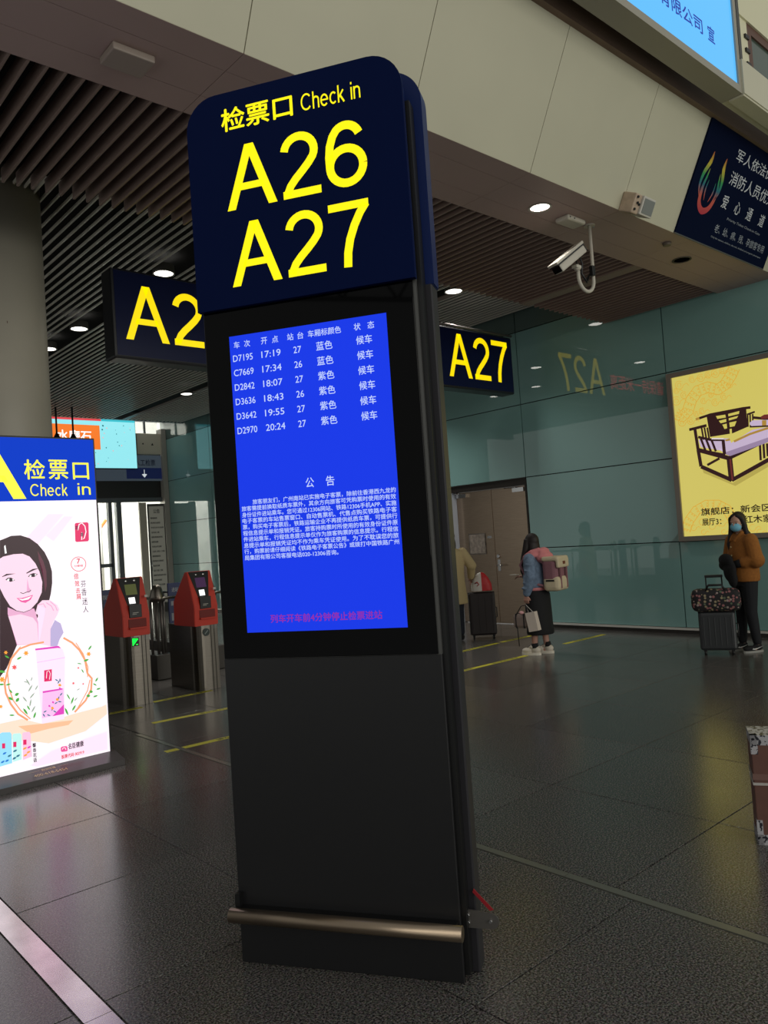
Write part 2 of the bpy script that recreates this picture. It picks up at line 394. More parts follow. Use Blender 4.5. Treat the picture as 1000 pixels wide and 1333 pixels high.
AD_PRINT = [
    ('pale_pink', [(1.902,1.783),(2.097,1.985),(2.219,1.982),(2.008,1.751)]),
    ('pale_pink', [(2.071,1.818),(2.218,1.964),(2.289,1.961),(2.129,1.771)]),
    ('peach', [(1.677,0.466),(1.83,0.47),(1.976,0.404),(2.206,0.432),(2.429,0.446),(2.469,0.457),(2.47,0.38),(2.293,0.281),(2.013,0.249),(1.882,0.296),(1.671,0.361)]),
    ('peach_dark', [(1.801,0.422),(1.967,0.406),(2.204,0.385),(2.165,0.356),(2.018,0.358),(1.885,0.35)]),
    ('pale_pink', [(1.873,0.117),(2.028,0.19),(2.29,0.225),(2.462,0.245),(2.457,0.102),(1.916,0.098)]),
    ('hair', [(1.741,1.8),(1.773,1.811),(1.822,1.83),(1.888,1.831),(1.953,1.806),(2.009,1.759),(2.056,1.695),(2.087,1.622),(2.104,1.541),(2.101,1.453),(2.087,1.375),(2.071,1.319),(2.027,1.284),(1.98,1.202),(1.954,1.171),(1.829,1.143),(1.823,1.016),(1.787,0.945),(1.743,0.858),(1.693,0.799)]),
    ('hair_shine', [(2.006,1.707),(2.044,1.625),(2.062,1.545),(2.06,1.439),(2.045,1.388),(2.041,1.476),(2.033,1.565),(2.011,1.645)]),
    ('skin_shade', [(1.772,1.303),(1.835,1.267),(1.883,1.253),(1.959,1.274),(1.976,1.203),(1.986,1.149),(1.983,1.002),(1.823,1.016),(1.796,1.139),(1.77,1.253)]),
    ('skin', [(1.773,1.235),(1.858,1.242),(1.947,1.206),(1.974,1.16),(1.979,1.003),(1.827,1.02),(1.8,1.138)]),
    ('lilac', [(2.069,1.104),(2.106,1.17),(2.148,1.138),(2.166,1.065),(2.133,1.016),(2.113,0.966),(2.062,0.974)]),
    ('skin', [(1.734,1.664),(1.759,1.679),(1.832,1.692),(1.897,1.692),(1.946,1.667),(1.985,1.612),(2.011,1.549),(2.028,1.468),(2.02,1.39),(1.982,1.315),(1.934,1.268),(1.883,1.255),(1.835,1.271),(1.789,1.31),(1.752,1.382),(1.724,1.453)]),
    ('skin_shade', [(1.921,1.504),(1.93,1.434),(1.943,1.411),(1.928,1.395),(1.912,1.405),(1.921,1.434)]),
    ('skin', [(1.966,1.239),(1.985,1.298),(2.021,1.329),(2.08,1.324),(2.13,1.282),(2.145,1.245),(2.125,1.203),(2.097,1.162),(2.069,1.104),(2.062,0.974),(1.979,1.003),(1.993,1.122),(2.032,1.223),(2.039,1.266),(2.012,1.251),(1.994,1.223),(1.973,1.228)]),
    ('skin_shade', [(2.049,1.308),(2.086,1.278),(2.101,1.241)], 0.0069),
    ('skin_shade', [(2.079,1.314),(2.116,1.275),(2.127,1.238)], 0.0069),
    ('skin_shade', [(1.985,1.298),(2.028,1.302),(2.043,1.27)], 0.0069),
    ('eye', [(1.766,1.507),(1.783,1.52),(1.807,1.52),(1.834,1.498),(1.802,1.488)]),
    ('white', [(1.774,1.504),(1.787,1.513),(1.795,1.513),(1.79,1.494)]),
    ('white', [(1.815,1.511),(1.829,1.5),(1.816,1.495)]),
    ('eye', [(1.925,1.516),(1.943,1.534),(1.968,1.541),(1.999,1.53),(1.971,1.51)]),
    ('white', [(1.934,1.517),(1.945,1.528),(1.951,1.527),(1.95,1.513)]),
    ('white', [(1.976,1.532),(1.992,1.529),(1.976,1.518)]),
    ('eye', [(1.744,1.533),(1.776,1.55),(1.841,1.547),(1.784,1.539),(1.745,1.529)]),
    ('eye', [(1.915,1.546),(1.962,1.572),(2.012,1.575),(1.965,1.559),(1.918,1.54)]),
    ('eye', [(1.866,1.403),(1.886,1.393),(1.903,1.4),(1.934,1.405),(1.943,1.415)], 0.0049),
    ('lips', [(1.836,1.365),(1.872,1.361),(1.893,1.364),(1.956,1.377),(1.937,1.342),(1.899,1.322),(1.867,1.332)]),
    ('white', [(1.848,1.358),(1.88,1.353),(1.947,1.369),(1.921,1.346),(1.876,1.342)]),
    ('eye', [(1.773,1.312),(1.827,1.272),(1.883,1.253),(1.934,1.268),(1.982,1.315)], 0.004),
    ('white', [(1.769,1.756),(1.779,1.764),(1.785,1.703),(1.772,1.7)]),
    ('crimson', [(2.297,1.898),(2.304,1.908),(2.396,1.911),(2.406,1.901),(2.402,1.77),(2.393,1.759),(2.303,1.758),(2.294,1.766)]),
    ('white', [(2.319,1.851),(2.331,1.896),(2.354,1.906),(2.376,1.881),(2.382,1.835),(2.366,1.785),(2.344,1.773),(2.35,1.832)], 0.0069),
    ('red', [(2.367,1.58),(2.364,1.565),(2.358,1.552),(2.348,1.541),(2.335,1.533),(2.321,1.529),(2.306,1.528)], 0.0049),
    ('red', [(2.306,1.528),(2.292,1.531),(2.278,1.538),(2.267,1.548),(2.258,1.56),(2.253,1.574),(2.252,1.588)], 0.0049),
    ('red', [(2.252,1.588),(2.255,1.602),(2.261,1.615),(2.271,1.626),(2.283,1.634),(2.297,1.639),(2.312,1.64)], 0.0049),
    ('red', [(2.312,1.64),(2.327,1.637),(2.341,1.631),(2.352,1.621),(2.361,1.609),(2.366,1.595),(2.367,1.58)], 0.0049),
    ('bottle_pale', [(1.953,0.97),(2.123,0.962),(2.154,0.936),(2.167,0.878),(2.136,0.408),(1.971,0.405),(1.957,0.868)]),
    ('magenta', [(1.95,0.972),(2.123,0.969),(2.141,0.948),(2.113,0.954),(1.952,0.959)]),
    ('pink', [(1.959,0.867),(2.167,0.873)], 0.0053),
    ('pink', [(1.988,0.637),(2.143,0.642),(2.137,0.45),(1.973,0.446)]),
    ('magenta', [(1.988,0.646),(2.134,0.643),(2.135,0.632),(1.988,0.632)]),
    ('magenta', [(2.14,0.52),(2.137,0.446),(2.05,0.446)]),
    ('crimson', [(2.007,0.8),(2.064,0.8),(2.059,0.712),(2.003,0.715)]),
    ('white', [(2.02,0.737),(2.027,0.787),(2.041,0.794),(2.051,0.769),(2.042,0.724)], 0.0042),
    ('teal', [(1.985,0.486),(1.995,0.485),(2.004,0.489),(2.012,0.497),(2.0,0.497),(1.991,0.494)]),
    ('teal', [(2.01,0.467),(2.016,0.458),(2.026,0.453),(2.038,0.451),(2.029,0.46),(2.02,0.466)]),
    ('teal', [(1.981,0.481),(1.981,0.471),(1.986,0.46),(1.995,0.451),(1.994,0.463),(1.989,0.473)]),
    ('teal', [(2.044,0.487),(2.053,0.492),(2.059,0.5),(2.061,0.512),(2.052,0.506),(2.046,0.498)]),
    ('teal', [(2.069,0.535),(2.079,0.534),(2.088,0.538),(2.096,0.546),(2.085,0.546),(2.075,0.542)]),
    ('teal', [(2.096,0.56),(2.104,0.566),(2.108,0.576),(2.109,0.588),(2.1,0.58),(2.096,0.571)]),
    ('teal', [(2.112,0.588),(2.121,0.591),(2.129,0.598),(2.133,0.609),(2.122,0.605),(2.115,0.598)]),
    ('teal', [(2.095,0.55),(2.103,0.542),(2.114,0.539),(2.125,0.539),(2.116,0.547),(2.105,0.551)]),
    ('teal', [(2.057,0.488),(2.062,0.478),(2.071,0.471),(2.083,0.467),(2.076,0.478),(2.067,0.485)]),
    ('teal', [(2.1,0.682),(2.109,0.687),(2.115,0.695),(2.117,0.707),(2.108,0.701),(2.102,0.692)]),
    ('teal', [(2.083,0.721),(2.088,0.711),(2.097,0.704),(2.109,0.7),(2.102,0.711),(2.093,0.718)]),
    ('teal', [(2.119,0.722),(2.115,0.713),(2.117,0.702),(2.122,0.69),(2.125,0.702),(2.124,0.713)]),
    ('orange', [(2.042,0.514),(2.045,0.501),(2.053,0.496),(2.065,0.5),(2.06,0.513),(2.052,0.518)]),
    ('orange', [(2.081,0.571),(2.084,0.559),(2.093,0.554),(2.105,0.558),(2.1,0.571),(2.092,0.576)]),
    ('orange', [(2.105,0.676),(2.108,0.664),(2.117,0.659),(2.129,0.663),(2.124,0.676),(2.116,0.681)]),
    ('magenta', [(2.054,0.558),(2.052,0.549),(2.057,0.543),(2.066,0.54),(2.067,0.55),(2.063,0.556)]),
    ('magenta', [(2.109,0.653),(2.108,0.645),(2.112,0.638),(2.121,0.636),(2.123,0.645),(2.118,0.652)]),
    ('magenta', [(2.026,0.536),(2.024,0.527),(2.028,0.521),(2.038,0.518),(2.039,0.527),(2.034,0.534)]),
    ('wreath', [(2.016,1.012),(1.918,1.007),(1.838,0.986),(1.779,0.923),(1.759,0.871)], 0.0137),
    ('wreath', [(1.759,0.871),(1.744,0.82),(1.724,0.752),(1.729,0.679),(1.759,0.593),(1.806,0.511),(1.872,0.453)], 0.0137),
    ('wreath', [(1.748,0.819),(1.752,0.711),(1.777,0.616),(1.824,0.535),(1.89,0.458)], 0.0084),
    ('wreath', [(1.848,1.003),(1.793,0.948),(1.764,0.889)], 0.0063),
    ('wreath', [(2.163,1.025),(2.227,0.978),(2.28,0.913),(2.319,0.831),(2.332,0.723)], 0.0148),
    ('wreath', [(2.332,0.723),(2.364,0.679),(2.354,0.595),(2.306,0.517),(2.217,0.444)], 0.0148),
    ('wreath', [(2.255,0.974),(2.307,0.881),(2.34,0.77),(2.331,0.695)], 0.0063),
    ('wreath', [(2.349,0.672),(2.325,0.59),(2.267,0.505),(2.237,0.464)], 0.0074),
    ('green', [(1.687,0.847),(1.7,0.834),(1.717,0.828),(1.736,0.83),(1.72,0.844),(1.703,0.85)]),
    ('green', [(1.683,0.75),(1.694,0.741),(1.708,0.739),(1.723,0.743),(1.709,0.752),(1.695,0.754)]),
    ('green', [(1.752,0.703),(1.754,0.69),(1.762,0.678),(1.774,0.669),(1.771,0.684),(1.763,0.696)]),
    ('green', [(1.743,0.647),(1.749,0.632),(1.761,0.622),(1.778,0.618),(1.77,0.635),(1.758,0.645)]),
    ('green', [(1.789,0.65),(1.803,0.644),(1.813,0.649),(1.82,0.662),(1.805,0.668),(1.794,0.663)]),
    ('green', [(1.794,0.602),(1.809,0.602),(1.818,0.611),(1.819,0.628),(1.804,0.627),(1.795,0.618)]),
    ('green', [(1.731,0.736),(1.742,0.732),(1.755,0.733),(1.767,0.74),(1.753,0.745),(1.74,0.743)]),
    ('green', [(1.743,0.515),(1.755,0.507),(1.769,0.504),(1.783,0.507),(1.769,0.515),(1.755,0.518)]),
    ('green', [(1.843,0.547),(1.846,0.528),(1.857,0.508),(1.874,0.491),(1.869,0.514),(1.858,0.534)]),
    ('green', [(1.912,0.456),(1.924,0.466),(1.931,0.483),(1.932,0.503),(1.919,0.49),(1.912,0.473)]),
    ('green', [(1.872,0.563),(1.872,0.548),(1.879,0.534),(1.891,0.521),(1.889,0.538),(1.882,0.552)]),
    ('green', [(1.816,0.911),(1.83,0.909),(1.843,0.915),(1.853,0.927),(1.837,0.927),(1.824,0.922)]),
    ('green', [(2.306,0.823),(2.322,0.818),(2.337,0.821),(2.35,0.832),(2.333,0.836),(2.317,0.833)]),
    ('green', [(2.39,0.647),(2.402,0.653),(2.411,0.664),(2.414,0.68),(2.4,0.672),(2.392,0.661)]),
    ('green', [(2.371,0.639),(2.376,0.628),(2.387,0.62),(2.4,0.616),(2.393,0.628),(2.382,0.636)]),
    ('green', [(2.394,0.586),(2.407,0.582),(2.42,0.584),(2.431,0.592),(2.416,0.596),(2.403,0.594)]),
    ('green', [(2.365,0.533),(2.379,0.529),(2.393,0.531),(2.405,0.54),(2.389,0.543),(2.375,0.541)]),
    ('green', [(2.34,0.58),(2.347,0.568),(2.357,0.566),(2.367,0.575),(2.358,0.587),(2.348,0.589)]),
    ('green', [(2.314,0.552),(2.323,0.54),(2.333,0.538),(2.345,0.546),(2.334,0.559),(2.324,0.561)]),
    ('green', [(2.144,0.494),(2.145,0.472),(2.153,0.449),(2.169,0.427),(2.167,0.452),(2.158,0.476)]),
    ('green', [(2.198,0.456),(2.213,0.465),(2.224,0.48),(2.229,0.499),(2.213,0.489),(2.202,0.474)]),
    ('green', [(2.192,0.508),(2.205,0.522),(2.214,0.541),(2.217,0.564),(2.203,0.548),(2.194,0.528)]),
    ('green', [(2.164,0.596),(2.167,0.579),(2.176,0.56),(2.189,0.543),(2.185,0.563),(2.176,0.582)]),
    ('green', [(2.348,0.904),(2.362,0.91),(2.372,0.921),(2.377,0.938),(2.362,0.93),(2.352,0.918)]),
    ('green', [(2.256,0.815),(2.266,0.808),(2.279,0.804),(2.293,0.803),(2.281,0.811),(2.268,0.815)]),
    ('green', [(2.286,0.766),(2.288,0.754),(2.294,0.741),(2.304,0.73),(2.302,0.745),(2.296,0.757)]),
    ('green', [(1.734,0.953),(1.741,0.941),(1.752,0.932),(1.766,0.928),(1.758,0.941),(1.747,0.95)]),
    ('grey_green', [(1.873,0.762),(1.877,0.742),(1.886,0.722),(1.9,0.703),(1.895,0.726),(1.885,0.746)]),
    ('grey_green', [(1.884,0.659),(1.899,0.671),(1.911,0.689),(1.919,0.71),(1.902,0.695),(1.89,0.677)]),
    ('grey_green', [(1.892,0.607),(1.907,0.616),(1.921,0.63),(1.932,0.648),(1.914,0.637),(1.9,0.623)]),
    ('grey_green', [(1.933,0.663),(1.944,0.671),(1.953,0.684),(1.958,0.7),(1.946,0.689),(1.937,0.676)]),
    ('grey_green', [(1.843,0.634),(1.848,0.617),(1.859,0.6),(1.874,0.586),(1.867,0.605),(1.856,0.622)]),
    ('grey_green', [(1.889,0.546),(1.898,0.562),(1.903,0.583),(1.903,0.605),(1.893,0.586),(1.889,0.566)]),
    ('grey_green', [(1.899,0.502),(1.913,0.513),(1.924,0.53),(1.932,0.55),(1.916,0.537),(1.905,0.52)]),
    ('grey_green', [(1.856,0.741),(1.866,0.734),(1.878,0.73),(1.89,0.729),(1.879,0.736),(1.867,0.741)]),
    ('grey_green', [(2.218,0.528),(2.229,0.533),(2.238,0.541),(2.244,0.553),(2.232,0.547),(2.223,0.539)]),
    ('grey_green', [(2.241,0.607),(2.25,0.607),(2.26,0.611),(2.268,0.618),(2.257,0.617),(2.247,0.613)]),
    ('grey_green', [(1.907,0.735),(1.914,0.743),(1.919,0.754),(1.92,0.767),(1.912,0.757),(1.908,0.746)]),
    ('orange', [(1.863,0.951),(1.875,0.942),(1.89,0.94),(1.905,0.945),(1.891,0.954),(1.876,0.956)]),
    ('orange', [(1.875,0.968),(1.874,0.953),(1.881,0.939),(1.893,0.927),(1.893,0.944),(1.886,0.959)]),
    ('orange', [(1.895,0.965),(1.883,0.959),(1.875,0.947),(1.873,0.93),(1.886,0.938),(1.894,0.95)]),
    ('orange', [(1.685,0.785),(1.699,0.775),(1.715,0.772),(1.732,0.777),(1.716,0.788),(1.7,0.791)]),
    ('orange', [(1.698,0.805),(1.698,0.788),(1.705,0.771),(1.719,0.757),(1.718,0.777),(1.711,0.793)]),
    ('orange', [(1.721,0.801),(1.707,0.794),(1.698,0.78),(1.696,0.762),(1.711,0.77),(1.72,0.784)]),
    ('orange', [(2.329,0.875),(2.341,0.867),(2.356,0.865),(2.371,0.869),(2.357,0.878),(2.342,0.88)]),
    ('orange', [(2.341,0.892),(2.34,0.878),(2.347,0.864),(2.36,0.852),(2.359,0.869),(2.352,0.883)]),
    ('orange', [(2.362,0.889),(2.349,0.883),(2.341,0.872),(2.339,0.856),(2.352,0.863),(2.36,0.875)]),
    ('orange', [(1.728,0.975),(1.737,0.969),(1.747,0.967),(1.758,0.971),(1.748,0.978),(1.737,0.979)]),
    ('orange', [(1.736,0.988),(1.736,0.977),(1.741,0.967),(1.75,0.958),(1.749,0.971),(1.745,0.981)]),
    ('orange', [(1.751,0.986),(1.742,0.981),(1.737,0.972),(1.735,0.96),(1.745,0.966),(1.75,0.975)]),
    ('orange', [(1.676,0.591),(1.685,0.584),(1.695,0.582),(1.706,0.585),(1.695,0.592),(1.685,0.594)]),
    ('orange', [(1.684,0.603),(1.684,0.592),(1.689,0.581),(1.698,0.572),(1.697,0.585),(1.692,0.596)]),
    ('orange', [(1.699,0.6),(1.69,0.596),(1.684,0.587),(1.683,0.575),(1.692,0.581),(1.698,0.589)]),
    ('coral', [(1.778,0.867),(1.787,0.855),(1.8,0.847),(1.816,0.846),(1.805,0.859),(1.792,0.867)]),
    ('coral', [(1.795,0.878),(1.79,0.865),(1.791,0.85),(1.8,0.835),(1.804,0.85),(1.803,0.865)]),
    ('coral', [(1.813,0.868),(1.8,0.867),(1.788,0.859),(1.781,0.845),(1.796,0.847),(1.808,0.855)]),
    ('coral', [(2.254,0.782),(2.259,0.777),(2.265,0.773),(2.272,0.773),(2.267,0.779),(2.261,0.782)]),
    ('coral', [(2.262,0.787),(2.26,0.781),(2.261,0.774),(2.264,0.768),(2.267,0.775),(2.266,0.781)]),
    ('coral', [(2.271,0.782),(2.264,0.782),(2.259,0.779),(2.256,0.772),(2.263,0.773),(2.268,0.777)]),
    ('coral', [(2.209,0.672),(2.214,0.665),(2.221,0.661),(2.23,0.66),(2.224,0.667),(2.216,0.671)]),
    ('coral', [(2.218,0.677),(2.215,0.67),(2.216,0.662),(2.221,0.654),(2.223,0.663),(2.222,0.671)]),
    ('coral', [(2.228,0.672),(2.221,0.671),(2.214,0.667),(2.21,0.66),(2.219,0.661),(2.225,0.665)]),
    ('coral', [(2.286,0.652),(2.29,0.647),(2.296,0.644),(2.302,0.644),(2.298,0.649),(2.292,0.652)]),
    ('coral', [(2.293,0.657),(2.291,0.652),(2.292,0.646),(2.295,0.64),(2.297,0.646),(2.297,0.652)]),
    ('coral', [(2.301,0.653),(2.295,0.652),(2.291,0.649),(2.287,0.644),(2.294,0.644),(2.299,0.648)]),
    ('cyan', [(1.673,0.396),(1.69,0.401),(1.744,0.391),(1.754,0.374),(1.748,0.165),(1.662,0.159)]),
    ('mint', [(1.758,0.364),(1.767,0.376),(1.812,0.37),(1.822,0.355),(1.815,0.176),(1.753,0.171)]),
    ('rose', [(1.828,0.361),(1.835,0.37),(1.877,0.366),(1.886,0.35),(1.888,0.181),(1.823,0.169)]),
    ('crimson', [(1.685,0.322),(1.707,0.319),(1.705,0.282),(1.684,0.285)]),
    ('crimson', [(1.762,0.316),(1.784,0.313),(1.782,0.275),(1.76,0.278)]),
    ('crimson', [(1.832,0.316),(1.855,0.313),(1.853,0.276),(1.83,0.279)]),
    ('blue', [(1.685,0.242),(1.696,0.239),(1.707,0.243),(1.714,0.253),(1.701,0.255),(1.691,0.252)]),
    ('blue', [(1.699,0.186),(1.71,0.183),(1.721,0.186),(1.728,0.196),(1.715,0.199),(1.705,0.195)]),
    ('blue', [(1.669,0.184),(1.681,0.181),(1.691,0.185),(1.699,0.195),(1.686,0.197),(1.675,0.193)]),
    ('teal', [(1.717,0.217),(1.729,0.214),(1.739,0.218),(1.747,0.228),(1.734,0.23),(1.723,0.226)]),
    ('teal', [(1.756,0.243),(1.768,0.241),(1.779,0.244),(1.787,0.254),(1.773,0.257),(1.763,0.253)]),
    ('teal', [(1.776,0.203),(1.788,0.2),(1.798,0.204),(1.806,0.214),(1.793,0.216),(1.782,0.213)]),
    ('teal', [(1.75,0.191),(1.761,0.188),(1.772,0.192),(1.78,0.202),(1.766,0.205),(1.756,0.201)]),
    ('orange', [(1.825,0.246),(1.837,0.243),(1.848,0.247),(1.856,0.257),(1.842,0.259),(1.831,0.255)]),
    ('orange', [(1.849,0.213),(1.861,0.21),(1.872,0.214),(1.88,0.224),(1.867,0.226),(1.856,0.223)]),
    ('orange', [(1.827,0.196),(1.839,0.193),(1.85,0.196),(1.857,0.207),(1.844,0.209),(1.833,0.205)]),
    ('magenta', [(1.856,0.248),(1.868,0.245),(1.878,0.249),(1.886,0.259),(1.873,0.261),(1.862,0.257)]),
    ('pink_strong', [(2.098,0.196),(2.106,0.204),(2.14,0.201),(2.148,0.192),(2.148,0.164),(2.14,0.161),(2.105,0.164),(2.098,0.173)]),
    ('white', [(2.109,0.181),(2.114,0.191),(2.124,0.192),(2.133,0.187),(2.135,0.173)], 0.0042),
]
